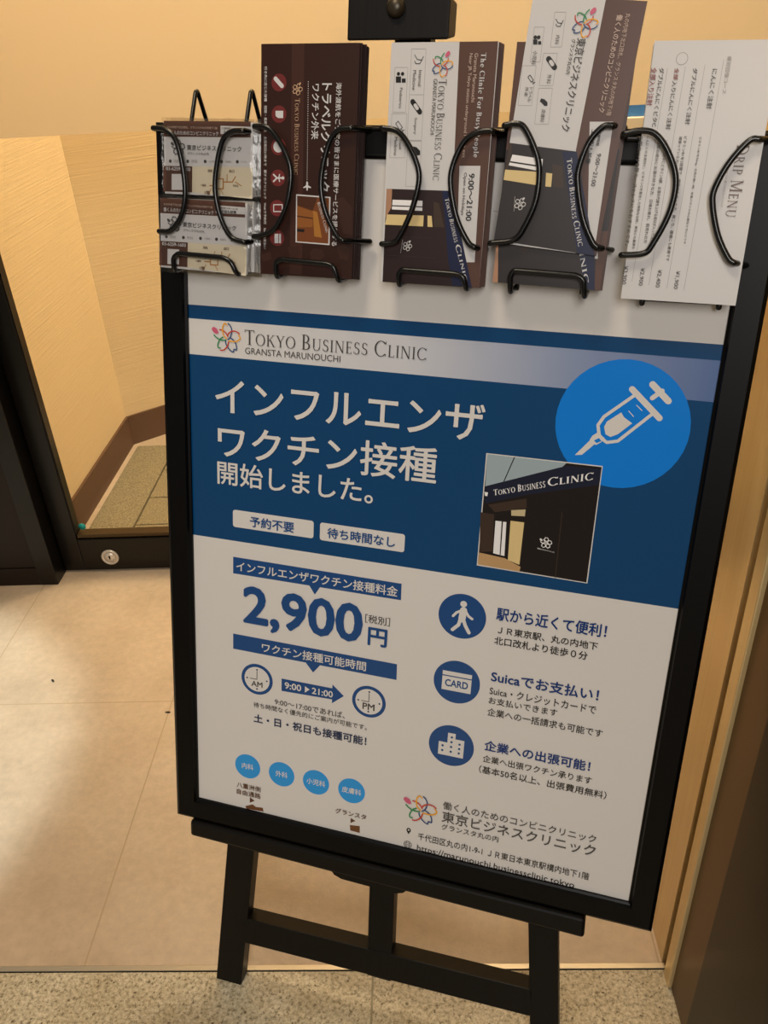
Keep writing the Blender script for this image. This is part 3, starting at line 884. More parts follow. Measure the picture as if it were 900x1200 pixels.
LEAFLETS = {'card': ([-7.48, -29.41], 0.0,
          [('p', [[0.22, -0.04], [99.8, -1.11], [99.8, 13.82], [-0.32, 15.36]], 'br_brown', 0), ('p', [[66.01, 3.55], [99.8, 3.85], [99.8, 10.82], [65.91, 11.31]], 'paper', 1),
           ('h', '丸の内地下北口改札、グランスタ丸の内地下1階', [4.52, 5.02, 62.51, 6.89], 'br_txt', 0), ('h', '働く人のためのコンビニクリニック', [4.39, 8.97, 63.81, 13.65], 'paper', 1), ('h', '診療時間 9:00〜21:00', [67.37, 4.96, 91.66, 6.8], 'gray', 0),
           ('h', '土日祝も診療', [69.4, 8.1, 89.95, 10.39], 'gray', 2), ('h', '東京ビジネスクリニック', [27.16, 22.71, 89.89, 27.67], 'gray', 1), ('h', 'グランスタ丸の内', [27.87, 29.91, 52.56, 32.06], 'gray', 0), ('flower', [17.28, 25.83], 7.5, 'gray'),
           ('c', [6.99, 39.12], 1.7, 'gray', 1), ('c', [27.65, 38.65], 1.7, 'gray', 1), ('c', [48.06, 38.2], 1.7, 'gray', 1), ('c', [67.0, 37.77], 1.7, 'gray', 1), ('c', [85.04, 37.37], 1.7, 'gray', 1),
           ('h', '内科', [11.71, 37.97, 18.85, 39.89], 'lgray2', 0), ('h', '外科', [32.31, 37.51, 39.37, 39.43], 'lgray2', 0), ('h', '小児科', [52.65, 37.06, 59.64, 38.97], 'lgray2', 0),
           ('h', '皮膚科', [71.54, 36.65, 78.46, 38.54], 'lgray2', 0), ('h', 'トラベル', [89.18, 36.26, 96.05, 38.14], 'lgray2', 0), ('p', [[-1.33, 43.95], [32.88, 43.44], [32.29, 69.14], [-2.23, 69.61]], 'br_brown', 0),
           ('h', '03-6259-1600', [2.25, 45.52, 31.0, 47.51], 'paper', 1), ('p', [[8.4, 51.69], [22.48, 51.32], [22.06, 67.18], [7.89, 67.62]], 'paper', 1),
           ('p', [[32.88, 43.44], [102.21, 42.23], [102.25, 72.89], [32.29, 69.14]], 'cream', 0),
           ('l', [[53.32, 61.72], [60.04, 61.52], [60.13, 54.8], [68.92, 54.56], [68.81, 64.25], [60.0, 64.52], [60.04, 61.52]], 1.2, 'mapo', 1), ('l', [[68.88, 57.53], [79.38, 57.24], [82.89, 51.96]], 1.1, 'mapo', 1),
           ('l', [[73.33, 50.0], [73.26, 57.41]], 0.9, 'mapo', 1), ('l', [[82.86, 57.14], [89.79, 60.64]], 0.8, 'mapo', 1), ('l', [[63.65, 54.71], [65.46, 50.2]], 0.7, 'mapo', 1),
           ('l', [[54.69, 64.68], [51.94, 70.03]], 0.7, 'mapo', 1), ('l', [[65.29, 64.36], [68.76, 69.49]], 0.7, 'mapo', 1), ('h', '改札', [51.45, 46.11, 57.4, 48.34], 'brown', 1),
           ('h', '出口', [75.98, 45.5, 81.87, 47.71], 'brown', 1), ('h', '八重洲', [42.67, 60.53, 48.68, 62.75], 'brown', 1), ('h', '丸の内', [80.23, 59.59, 86.14, 61.79], 'brown', 1),
           ('h', '1階', [47.52, 67.91, 53.54, 70.13], 'brown', 1)]),
 'drip': ([480.58, -97.9], 0.0,
          [('t', '疲労回復コース', [61.86, 12.44, 65.44, 41.64], 'lgray2', 0), ('t', 'にんにく注射', [50.97, 22.28, 55.5, 53.86], 'gray', 1), ('t', 'ダブルにんにく注射', [35.17, 21.55, 39.22, 66.37], 'gray', 1),
           ('t', '全部', [19.92, 21.5, 23.82, 30.93], 'redb', 1), ('t', '入りにんにく注射', [19.34, 31.6, 23.54, 70.74], 'gray', 1), ('t', 'ダブルにんにくビタC', [7.03, 21.18, 11.3, 68.8], 'gray', 1),
           ('t', '全部入り注射', [0.13, 21.15, 5.16, 51.47], 'redb', 1), ('l', [[59.27, 15.05], [55.55, 207.38]], 0.3, 'lgray2', 1), ('l', [[44.59, 18.93], [40.24, 206.78]], 0.3, 'lgray2', 1),
           ('l', [[28.6, 20.19], [23.81, 204.67]], 0.3, 'lgray2', 1), ('l', [[13.84, 21.47], [7.99, 202.5]], 0.3, 'lgray2', 1), ('t', 'ビタミンB1を50mg。元気の無い時、栄養バランスの心配なときにどうぞ', [48.58, 76.63, 50.97, 166.7], 'gray', 0.6),
           ('t', 'ビタミンB1を2倍量で、疲労のたまった方、肩こり、腰痛にも最適です', [35.83, 76.12, 38.71, 182.4], 'gray', 0.6), ('t', '頑張っている方に', [31.84, 76.19, 34.49, 100.87], 'gray', 0.6),
           ('t', 'ビタミンの中にビタミンB群、お酒の代謝を上げる成分が入った注射です', [19.72, 79.91, 22.85, 172.51], 'gray', 0.6), ('t', '全部の成分にお酒の好きな方、日頃お疲れ、肌荒れの方', [13.82, 79.99, 16.83, 167.54], 'gray', 0.6),
           ('t', 'にんにくの主成分に、ビタミンCを配合した特別な注射。美白にも最適な', [4.03, 76.61, 6.59, 173.36], 'gray', 0.6), ('t', 'お肌のハリを整え、ストレスにもおすすめです。', [-2.56, 76.7, 1.12, 170.61], 'gray', 0.6),
           ('s', 'DRIP MENU', [81.135, 82.29, 91.53500000000001, 142.22], 'brown', 0), ('s', 'TOKYO BUSINESS CLINIC', [75.82, 100.56, 77.76, 134.69], 'lgray2', 0), ('t', '¥1,900', [45.78, 190.71, 49.87, 206.96], 'gray', 0.6),
           ('t', '¥2,400', [29.47, 190.46, 33.75, 206.4], 'gray', 0.6), ('t', '¥2,900', [14.01, 189.77, 18.24, 205.78], 'gray', 0.6), ('t', '¥3,900', [-1.14, 188.65, 3.04, 205.54], 'gray', 0.6),
           ('c', [24.86, 14.17], 5, 'lgray2', 1), ('c', [24.86, 14.17], 4.5, 'paper', 2)]),
 'english': ([238.97, -99.36], 0.0,
             [('p', [[65.66, -0.0], [101.69, -0.79], [104.42, 218.42], [72.3, 218.54], [68.93, 128.75]], 'br_brown', 0), ('s2', 'The Clinic For Busy People', [85.7, 9.49, 91.83, 98.97], 'paper', 0),
              ('t', 'Gransta Marunouchi', [80.9, 9.88, 84.29, 50.94], 'br_txt', 0), ('t', 'Near JR Tokyo station underground North exit', [75.24, 9.97, 79.09, 99.31], 'br_txt', 0),
              ('s', 'TOKYO BUSINESS CLINIC', [48.26, 31.6, 56.23, 120.2], 'gray', 0), ('t', 'GRANSTA MARUNOUCHI', [43.18, 31.23, 47.02, 79.64], 'gray', -1), ('flower', [50.6, 19.39], 9.8, 'multi'),
              ('p', [[73.95, 106.62], [94.34, 106.14], [96.09, 194.52], [77.8, 195.49]], 'paper', 2), ('t', '9:00〜21:00', [83.87, 113.14, 89.48, 156.21], 'black', 1),
              ('t', 'Open on Holidays', [78.25, 112.58, 81.83, 151.17], 'gray', 0.6), ('l', [[20.13, 5.54], [34.14, 5.66], [34.47, 44.65], [20.26, 44.7], [20.13, 5.54]], 0.35, 'lgray', 1),
              ('l', [[4.62, 21.16], [17.36, 21.21], [17.44, 59.95], [4.52, 60.06], [4.62, 21.16]], 0.35, 'lgray', 1), ('l', [[20.27, 44.7], [34.49, 44.65], [34.83, 84.56], [20.4, 84.79], [20.27, 44.7]], 0.35, 'lgray', 1),
              ('l', [[3.79, 61.41], [18.7, 61.27], [18.8, 100.53], [3.66, 100.85], [3.79, 61.41]], 0.35, 'lgray', 1), ('l', [[21.2, 85.46], [34.87, 85.23], [35.23, 126.39], [21.34, 126.81], [21.2, 85.46]], 0.35, 'lgray', 1),
              ('l', [[23.38, 10.66], [26.14, 14.6], [30.69, 15.06], [32.0, 12.02]], 0.6, 'black', 2), ('l', [[30.69, 15.06], [28.88, 18.11], [24.85, 18.09], [23.7, 15.9]], 0.6, 'black', 2), ('c', [8.4, 26.74], 1.6, 'black', 2),
              ('c', [12.48, 26.75], 1.6, 'black', 2), ('p', [[5.96, 28.95], [11.08, 28.96], [11.38, 34.29], [6.25, 34.29]], 'black', 2), ('p', [[11.95, 30.74], [15.78, 30.74], [15.98, 34.29], [12.15, 34.29]], 'black', 2),
              ('l', [[23.83, 50.75], [31.54, 59.7]], 4.6, 'black', 2), ('l', [[26.58, 53.88], [28.79, 56.57]], 3.2, 'paper', 3), ('l', [[8.03, 70.28], [10.5, 67.97], [14.97, 73.41], [12.5, 75.73], [8.03, 70.28]], 0.6, 'black', 2),
              ('l', [[13.74, 74.57], [15.67, 76.61]], 0.6, 'black', 2), ('l', [[14.17, 77.55], [17.17, 75.67]], 0.6, 'black', 2),
              ('p', [[26.0, 90.05], [30.2, 90.9], [34.02, 94.06], [34.25, 97.76], [30.66, 98.3], [27.89, 95.57], [24.64, 93.32]], 'black', 2), ('t', 'Internal', [28.39, 23.83, 31.49, 37.47], 'gray', 0),
              ('t', 'Medicine', [22.82, 23.82, 25.95, 40.75], 'gray', 0), ('t', 'Pediatrics', [10.59, 38.81, 13.27, 56.65], 'gray', 0), ('t', 'Surgery', [26.15, 64.8, 29.21, 79.25], 'gray', 0),
              ('t', 'Travel', [12.67, 83.56, 15.06, 93.06], 'gray', 0), ('t', 'Medicine', [7.7, 82.28, 10.73, 98.64], 'gray', 0), ('p', [[1.97, 129.46], [68.2, 129.38], [95.17, 218.54], [2.24, 218.89]], 'en_dark', 3),
              ('p', [[1.97, 129.46], [7.78, 129.57], [7.77, 146.86], [2.29, 157.09]], 'br_tan', 4), ('p', [[8.78, 139.43], [39.45, 139.37], [39.76, 148.81], [8.49, 148.54]], 'ph_white', 4),
              ('p', [[8.27, 144.56], [39.79, 144.57], [39.85, 145.56], [8.33, 145.55]], 'ph_dark', 5), ('p', [[3.69, 153.44], [41.58, 152.99], [41.63, 163.24], [2.13, 163.15]], 'ph_cream', 4),
              ('p', [[45.44, 152.99], [49.62, 153.11], [51.25, 163.41], [46.13, 163.34]], 'ph_cream', 4), ('p', [[50.69, 139.69], [56.13, 140.91], [63.09, 163.2], [52.33, 163.37]], 'ph_brown', 4),
              ('l', [[2.88, 174.73], [52.24, 173.38]], 0.3, 'ph_brown', 5), ('l', [[2.83, 192.34], [56.67, 192.52]], 0.3, 'ph_brown', 5),
              ('p', [[58.38, 129.68], [68.2, 129.38], [95.17, 218.54], [75.67, 218.25], [69.13, 193.04], [63.85, 158.91]], 'br_blue', 4),
              ('q', 'TOKYO BUSINESS', [[61.61, 136.53], [74.38, 176.95], [78.89, 175.88], [65.5, 135.84]], 'paper'), ('q', 'CLINIC', [[75.19, 179.49], [87.62, 212.7], [90.92, 211.63], [80.29, 178.1]], 'paper'),
              ('flower', [26.53, 182.52], 4.6, 'paper'), ('l', [[21.43, 176.51], [19.97, 189.71]], 0.35, 'lgray', 5)]),
 'jp': ([369.64, -135.94], 0.0803,
        [('p', [[63.68, -4.27], [126.57, -7.84], [132.25, 215.36], [79.4, 222.47], [61.98, 122.86]], 'br_brown', 0), ('t', '東京ビジネスクリニック', [45.11, 32.16, 53.49, 108.08], 'gray', 1),
         ('t', 'グランスタ丸の内', [40.45, 33.15, 44.28, 61.4], 'gray', 0.6), ('t', '丸の内地下北口改札、グランスタ丸の内地下1階', [83.0, 10.39, 87.16, 91.95], 'br_txt', 0), ('t', '働く人のためのコンビニクリニック', [75.6, 11.85, 80.96, 89.87], 'br_txt', 1),
         ('flower', [49.45, 20.41], 10.8, 'multi'), ('p', [[69.59, 98.23], [90.39, 96.32], [96.2, 205.82], [89.38, 206.7]], 'paper', 2), ('t', '診療時間', [79.07, 104.89, 81.75, 117.34], 'gray', 1),
         ('t', '9:00〜21:00', [81.48, 123.72, 85.39, 151.94], 'gray', 1), ('t', '土日祝も診療', [72.59, 104.2, 77.14, 133.31], 'black', 1),
         ('l', [[21.48, 13.17], [31.31, 12.56], [32.7, 40.1], [22.76, 40.81], [21.48, 13.17]], 0.35, 'lgray', 1), ('l', [[5.57, 26.02], [14.45, 25.43], [15.65, 53.43], [6.67, 54.1], [5.57, 26.02]], 0.35, 'lgray', 1),
         ('l', [[17.69, 46.2], [29.91, 45.31], [30.91, 71.63], [18.56, 72.63], [17.69, 46.2]], 0.35, 'lgray', 1), ('l', [[0.44, 57.63], [12.85, 56.69], [14.81, 89.57], [2.24, 90.66], [0.44, 57.63]], 0.35, 'lgray', 1),
         ('l', [[18.49, 74.7], [30.85, 73.69], [32.92, 103.7], [20.42, 104.85], [18.49, 74.7]], 0.35, 'lgray', 1), ('l', [[23.5, 18.61], [25.94, 21.47], [29.36, 21.58], [30.03, 19.2]], 0.6, 'black', 2),
         ('l', [[29.36, 21.58], [28.32, 23.99], [25.34, 24.19], [24.27, 22.58]], 0.6, 'black', 2), ('c', [7.86, 34.12], 1.6, 'black', 2), ('c', [10.89, 33.91], 1.6, 'black', 2),
         ('p', [[6.27, 35.93], [10.07, 35.67], [10.82, 39.71], [7.02, 39.97]], 'black', 2), ('p', [[10.89, 36.97], [13.73, 36.78], [14.24, 39.47], [11.39, 39.67]], 'black', 2),
         ('l', [[23.04, 50.45], [29.63, 56.83]], 4.6, 'black', 2), ('l', [[25.38, 52.68], [27.28, 54.6]], 3.2, 'paper', 3), ('l', [[7.08, 66.59], [8.69, 64.72], [12.53, 68.61], [10.92, 70.49], [7.08, 66.59]], 0.6, 'black', 2),
         ('l', [[11.72, 69.55], [13.36, 70.99]], 0.6, 'black', 2), ('l', [[12.33, 71.78], [14.38, 70.21]], 0.6, 'black', 2),
         ('p', [[22.3, 83.02], [25.5, 83.45], [28.64, 85.66], [29.17, 88.44], [26.55, 89.02], [24.23, 87.1], [21.6, 85.55]], 'black', 2), ('t', '内科', [26.07, 31.21, 29.67, 38.32], 'gray', 0),
         ('t', '小児科', [8.06, 44.9, 12.16, 56.1], 'gray', 0), ('t', '外科', [24.48, 62.93, 28.4, 70.39], 'gray', 0), ('t', 'トラベル', [10.27, 74.8, 13.6, 86.91], 'gray', 0), ('t', '外来', [6.3, 74.67, 9.62, 82.7], 'gray', 0),
         ('t', '皮膚科', [24.69, 91.88, 28.53, 102.37], 'gray', 0), ('p', [[-6.65, 122.83], [63.03, 124.1], [97.56, 212.44], [-7.47, 209.92]], 'jp_dark', 3),
         ('p', [[-6.65, 122.83], [2.9, 123.2], [3.21, 141.01], [-5.39, 150.72]], 'ph_brown', 4), ('p', [[4.57, 132.57], [33.46, 133.53], [34.54, 144.27], [2.7, 142.15]], 'ph_white', 4),
         ('p', [[3.22, 138.38], [34.12, 139.53], [34.36, 140.81], [3.45, 139.67]], 'ph_dark', 5), ('p', [[-0.65, 146.24], [32.78, 144.9], [32.14, 156.59], [-2.67, 155.3]], 'ph_cream', 4),
         ('p', [[38.65, 144.93], [44.5, 144.96], [45.56, 156.65], [40.19, 156.8]], 'ph_cream', 4), ('p', [[42.95, 136.88], [52.45, 138.05], [57.12, 156.02], [47.86, 156.39]], 'ph_brown', 4),
         ('l', [[-5.26, 183.91], [29.58, 185.21]], 0.3, 'ph_brown', 5), ('l', [[29.58, 185.21], [79.52, 181.01]], 0.3, 'ph_brown', 5),
         ('p', [[49.99, 125.41], [63.03, 124.1], [97.56, 212.44], [81.03, 211.88], [67.98, 175.72]], 'br_blue', 4), ('q', 'TOKYO BUSINESS', [[55.29, 131.3], [70.41, 182.1], [75.25, 180.63], [59.63, 129.99]], 'paper'),
         ('q', 'CLINIC', [[71.76, 184.17], [80.79, 206.0], [85.97, 203.75], [77.05, 182.64]], 'paper'), ('flower', [19.28, 174.72], 5.2, 'paper'), ('l', [[13.39, 168.67], [14.81, 182.0]], 0.4, 'lgray', 5),
         ('p', [[-5.39, 150.72], [-1.19, 151.38], [-1.83, 209.67], [-7.47, 209.92]], 'br_tan', 4)]),
 'jp2': ([357.93, -98.89], 0.0175,
         [('p', [[-12.68, 90.94], [105.01, 86.65], [109.16, 212.37], [-2.63, 212.87]], 'jp_dark', 0), ('p', [[-5.54, 169.15], [1.76, 168.7], [5.84, 212.93], [-2.63, 212.87]], 'br_tan', 1),
          ('p', [[0.78, 164.16], [90.11, 163.2], [99.26, 211.76], [5.35, 212.97]], 'jp_dark', 1), ('p', [[74.57, 159.68], [91.17, 160.9], [99.29, 211.99], [89.77, 211.11]], 'br_blue', 2),
          ('p', [[91.32, 158.66], [94.06, 158.49], [97.98, 182.96], [95.23, 183.15]], 'paper', 2), ('p', [[94.28, 158.48], [108.78, 157.6], [109.16, 212.37], [98.79, 211.8]], 'br_brown', 1),
          ('q', 'CLINIC', [[73.88, 159.72], [88.67, 206.56], [94.0, 204.3], [79.75, 158.47]], 'paper'), ('flower', [27.18, 178.6], 4.6, 'ph_brown')]),
 'travel': ([106.29, -99.57], 0.0,
            [('p', [[32.53, 0.63], [45.65, 0.39], [47.67, 216.91], [33.57, 216.84]], 'tr_stripe', 0), ('t', '海外渡航をご予定の皆さまに医療サービスを提供する', [79.91, 34.52, 85.72, 186.56], 'paper', 1),
             ('t', 'トラベルクリニック', [64.86, 35.13, 75.78, 134.22], 'paper', 2), ('t', 'ワクチン外来', [54.78, 35.81, 62.94, 85.82], 'paper', 1), ('c', [50.51, 33.77], 0.42, 'paper', 2), ('c', [50.53, 35.79], 0.42, 'paper', 2),
             ('c', [50.55, 37.81], 0.42, 'paper', 2), ('c', [50.56, 39.83], 0.42, 'paper', 2), ('c', [50.58, 41.86], 0.42, 'paper', 2), ('c', [50.6, 43.89], 0.42, 'paper', 2), ('c', [50.61, 45.92], 0.42, 'paper', 2),
             ('c', [50.63, 47.96], 0.42, 'paper', 2), ('c', [50.64, 49.99], 0.42, 'paper', 2), ('c', [50.66, 52.04], 0.42, 'paper', 2), ('c', [50.68, 54.08], 0.42, 'paper', 2), ('c', [50.69, 56.13], 0.42, 'paper', 2),
             ('c', [50.71, 58.18], 0.42, 'paper', 2), ('c', [50.73, 60.23], 0.42, 'paper', 2), ('c', [50.74, 62.29], 0.42, 'paper', 2), ('c', [50.76, 64.35], 0.42, 'paper', 2), ('c', [50.78, 66.41], 0.42, 'paper', 2),
             ('c', [50.79, 68.48], 0.42, 'paper', 2), ('c', [50.81, 70.55], 0.42, 'paper', 2), ('c', [50.83, 72.62], 0.42, 'paper', 2), ('c', [50.84, 74.7], 0.42, 'paper', 2), ('c', [50.86, 76.78], 0.42, 'paper', 2),
             ('c', [50.88, 78.86], 0.42, 'paper', 2), ('c', [50.9, 80.95], 0.42, 'paper', 2), ('c', [50.91, 83.03], 0.42, 'paper', 2), ('c', [50.93, 85.13], 0.42, 'paper', 2), ('c', [50.95, 87.22], 0.42, 'paper', 2),
             ('c', [50.96, 89.32], 0.42, 'paper', 2), ('c', [50.98, 91.42], 0.42, 'paper', 2), ('c', [51.0, 93.52], 0.42, 'paper', 2), ('c', [51.01, 95.63], 0.42, 'paper', 2), ('c', [51.03, 97.74], 0.42, 'paper', 2),
             ('c', [51.05, 99.86], 0.42, 'paper', 2), ('c', [51.07, 101.97], 0.42, 'paper', 2), ('c', [51.08, 104.09], 0.42, 'paper', 2), ('c', [51.1, 106.22], 0.42, 'paper', 2), ('c', [51.12, 108.34], 0.42, 'paper', 2),
             ('c', [51.13, 110.47], 0.42, 'paper', 2), ('c', [51.15, 112.61], 0.42, 'paper', 2), ('c', [51.17, 114.74], 0.42, 'paper', 2), ('c', [51.19, 116.88], 0.42, 'paper', 2), ('c', [51.2, 119.03], 0.42, 'paper', 2),
             ('c', [51.22, 121.17], 0.42, 'paper', 2), ('c', [51.24, 123.32], 0.42, 'paper', 2), ('c', [51.26, 125.48], 0.42, 'paper', 2),
             ('p', [[50.33, 125.83], [52.19, 125.77], [52.45, 129.01], [55.55, 130.54], [55.58, 131.52], [52.31, 131.05], [52.01, 133.91], [50.89, 133.94], [50.45, 131.1], [47.21, 131.77], [47.18, 130.8], [50.22, 129.08]],
              'paper', 0),
             ('s', 'TOKYO BUSINESS CLINIC', [37.08, 48.77, 42.19, 119.25], 'tr_gold', 0), ('flower', [39.29, 40.56], 5.2, 'tr_gold'),
             ('t', '行き先に応じた接種\u3000短期・長期滞在\u3000土日祝日21時まで\u3000駅チカクリニック\u3000Webで予約可\u3000Suicaの支払い', [3.85, 20.15, 6.84, 193.19], 'paper', 1), ('c', [19.33, 34.46], 8, 'tr_red', 1),
             ('l', [[15.63, 31.01], [22.57, 37.52]], 4, 'paper', 2), ('c', [19.67, 63.17], 8, 'tr_red', 1), ('p', [[15.93, 60.07], [24.25, 60.01], [24.34, 66.65], [18.79, 66.7], [15.98, 64.77]], 'paper', 2),
             ('c', [19.38, 93.22], 8, 'tr_red', 1), ('c', [19.38, 93.22], 5.5, 'paper', 2), ('c', [19.16, 122.87], 8, 'tr_red', 1), ('l', [[23.88, 122.74], [18.21, 122.9], [14.39, 119.74]], 1.6, 'paper', 2),
             ('l', [[18.21, 122.9], [14.45, 126.27]], 1.6, 'paper', 2), ('l', [[21.01, 119.56], [20.1, 122.85], [21.09, 126.09]], 1.2, 'paper', 2), ('c', [24.82, 122.72], 1.5, 'paper', 2), ('c', [18.63, 152.01], 8, 'tr_red', 1),
             ('l', [[14.77, 148.82], [24.31, 148.48], [24.4, 155.14], [14.84, 155.49], [14.77, 148.82]], 1, 'paper', 2), ('c', [18.96, 181.48], 8, 'tr_red', 1),
             ('p', [[16.02, 177.36], [23.25, 177.04], [23.36, 186.39], [16.12, 186.72]], 'paper', 2), ('l', [[20.84, 177.15], [20.95, 186.5]], 0.8, 'tr_red', 3),
             ('p', [[39.55, 137.82], [77.04, 139.21], [77.4, 185.87], [39.76, 184.77]], 'paper', 1), ('p', [[40.72, 139.23], [75.63, 140.41], [76.0, 184.46], [41.22, 183.68]], 'tr_o1', 2),
             ('p', [[40.72, 139.23], [62.8, 139.96], [61.6, 144.36], [58.17, 152.96], [40.89, 148.45]], 'tr_o0', 3), ('p', [[41.08, 149.18], [58.19, 153.69], [58.58, 169.17], [41.13, 169.9]], 'tr_o2', 3),
             ('p', [[41.25, 158.31], [58.35, 160.01], [58.38, 161.19], [41.27, 159.49]], 'tr_o0', 4), ('p', [[41.16, 171.39], [49.42, 171.49], [49.14, 174.33], [41.21, 174.08]], 'ph_dark', 4),
             ('p', [[58.17, 152.96], [63.18, 154.24], [68.85, 179.13], [60.47, 178.01]], 'tr_o3', 3), ('q', 'BUSINESS CLINIC', [[62.94, 145.19], [73.71, 174.45], [76.65, 173.14], [66.21, 144.2]], 'paper'),
             ('p', [[55.84, 194.75], [59.1, 190.06], [69.17, 190.33], [72.71, 196.92], [64.5, 203.39], [57.72, 202.23]], 'tr_map', 0),
             ('p', [[85.71, 187.28], [92.2, 184.0], [100.63, 189.54], [97.75, 200.14], [89.44, 199.07]], 'tr_map', 0),
             ('p', [[79.27, 142.02], [90.55, 138.76], [100.63, 148.5], [101.68, 174.7], [91.82, 173.66], [86.19, 153.38]], 'tr_map', 0), ('p', [[0.97, 199.02], [11.38, 195.44], [13.18, 203.02], [2.75, 206.65]], 'tr_map', 0),
             ('p', [[30.26, 189.94], [42.18, 189.37], [45.69, 195.26], [35.58, 201.86]], 'tr_map', 0)])}
RACK = {'arcs': [[[-13.71, -20.87, 12.0], [-13.71, -20.87, 42.0], [1.21, -19.44, 42.0], [12.81, -9.84, 42.0], [20.03, 15.51, 42.0], [22.28, 43.04, 42.0], [16.63, 65.38, 42.0], [3.95, 79.72, 42.0], [-10.54, 81.22, 42.0],
           [-10.54, 81.22, 12.0]],
          [[92.52, -20.98, 14.0], [89.37, -19.82, 42.0], [75.14, -18.04, 42.0], [64.49, -5.85, 42.0], [57.22, 31.1, 42.0], [61.75, 60.24, 42.0], [74.35, 82.68, 42.0], [91.03, 87.9, 42.0], [93.84, 85.59, 14.0]],
          [[101.58, -23.93, 12.0], [101.58, -23.93, 42.0], [114.63, -23.3, 42.0], [123.95, -16.37, 42.0], [135.23, -0.78, 42.0], [142.01, 19.0, 42.0], [137.8, 49.14, 42.0], [124.82, 72.86, 42.0], [109.51, 80.26, 42.0],
           [100.79, 81.49, 42.0], [100.79, 81.49, 12.0]],
          [[215.21, -26.65, 14.0], [204.88, -23.68, 42.0], [190.86, -21.2, 42.0], [180.63, -6.35, 42.0], [174.34, 26.12, 42.0], [179.68, 53.35, 42.0], [192.31, 75.75, 42.0], [199.84, 81.18, 42.0], [220.15, 80.62, 14.0]],
          [[235.29, -24.07, 12.0], [235.29, -24.07, 42.0], [249.98, -22.0, 42.0], [260.71, -13.11, 42.0], [272.07, 5.66, 42.0], [275.69, 22.47, 42.0], [270.42, 48.41, 42.0], [260.46, 71.93, 42.0], [253.87, 80.32, 42.0],
           [240.63, 82.56, 42.0], [240.63, 82.56, 12.0]],
          [[350.4, -23.91, 14.0], [343.48, -23.27, 42.0], [329.9, -21.62, 42.0], [317.53, -13.3, 42.0], [309.03, 4.83, 42.0], [307.12, 23.89, 42.0], [315.34, 54.57, 42.0], [328.02, 76.07, 42.0], [335.2, 81.28, 42.0],
           [342.24, 82.3, 14.0]],
          [[354.27, -27.78, 12.0], [354.27, -27.78, 42.0], [364.44, -29.34, 42.0], [373.46, -25.85, 42.0], [385.75, -5.71, 42.0], [390.73, 11.82, 42.0], [390.13, 36.48, 42.0], [382.02, 59.64, 42.0], [372.67, 72.44, 42.0],
           [349.9, 76.63, 42.0], [349.9, 76.63, 12.0]],
          [[462.37, -31.34, 14.0], [452.01, -28.96, 42.0], [443.22, -27.45, 42.0], [432.73, -14.52, 42.0], [426.74, 5.79, 42.0], [426.92, 20.43, 42.0], [435.08, 49.9, 42.0], [446.17, 70.6, 42.0], [451.49, 75.68, 42.0],
           [464.82, 77.12, 14.0]],
          [[462.58, -22.08, 12.0], [462.58, -22.08, 42.0], [476.22, -25.07, 42.0], [489.75, -22.47, 42.0], [502.76, -8.01, 42.0], [512.61, 14.39, 42.0], [511.51, 41.8, 42.0], [500.68, 70.32, 42.0], [493.55, 78.93, 42.0],
           [473.96, 81.43, 42.0], [473.96, 81.43, 12.0]],
          [[589.92, -23.22, 14.0], [576.54, -19.68, 42.0], [568.52, -18.19, 42.0], [555.39, -0.75, 42.0], [546.79, 20.5, 42.0], [546.91, 34.74, 42.0], [555.24, 59.7, 42.0], [567.06, 78.94, 42.0], [572.81, 83.07, 42.0],
           [587.67, 84.75, 14.0]]],
 'lip_low': [[498.54, 126.05], [568.64, 125.36]],
 'lips': [[[5.64, 123.78], [6.15, 107.71], [12.48, 102.97], [66.2, 104.63], [75.14, 108.52], [81.03, 120.43]], [[126.23, 117.88], [126.12, 106.7], [131.86, 102.97], [182.11, 104.58], [190.56, 106.65], [195.65, 119.9]],
          [[260.59, 121.12], [260.03, 111.17], [263.31, 106.02], [318.51, 107.04], [326.4, 109.03], [329.87, 120.24]], [[373.61, 116.77], [372.62, 106.39], [375.39, 100.65], [436.51, 101.96], [442.51, 105.53], [444.89, 118.75]]]}
EMBLEM = {'bud': [[[-1.202, -0.605], [-1.038, -0.746], [-0.79, -0.633], [-0.693, -0.461], [-0.65, -0.314], [-0.801, -0.256], [-0.977, -0.308], [-1.141, -0.444]]],
 'f_blue': [[[0.094, -1.037], [0.237, -0.918], [0.354, -0.694], [0.356, -0.419], [0.256, -0.118], [0.08, 0.067]],
            [[0.243, -0.055], [0.455, 0.047], [0.62, 0.22], [0.723, 0.47], [0.725, 0.748], [0.534, 0.719], [0.495, 0.908], [0.267, 0.831], [0.046, 0.611], [-0.09, 0.369], [-0.122, 0.14]]],
 'f_green': [[[-1.003, -0.163], [-0.784, 0.018], [-0.536, 0.13], [-0.259, 0.156], [-0.089, 0.112]], [[-0.535, 0.706], [-0.692, 0.688], [-0.721, 0.497], [-0.648, 0.279], [-0.506, 0.063], [-0.307, -0.069]]],
 'f_red': [[[-0.562, -0.574], [-0.371, -0.544], [-0.159, -0.443], [-0.012, -0.284], [0.066, -0.147]], [[0.028, -0.196], [0.153, -0.386], [0.383, -0.525], [0.62, -0.547], [0.828, -0.484], [0.953, -0.399]],
           [[-0.508, 0.871], [-0.284, 0.839], [-0.087, 0.687], [0.055, 0.489], [0.125, 0.233]]],
 'f_yellow': [[[-0.002, -0.933], [-0.128, -1.038], [-0.259, -0.946], [-0.33, -0.712], [-0.333, -0.476], [-0.265, -0.218], [-0.136, -0.074], [-0.009, 0.012]],
              [[0.891, -0.305], [1.023, -0.123], [0.932, 0.039], [0.702, 0.159], [0.429, 0.172], [0.155, 0.166]]]}


# ------------------------------------------------------------------ the setting


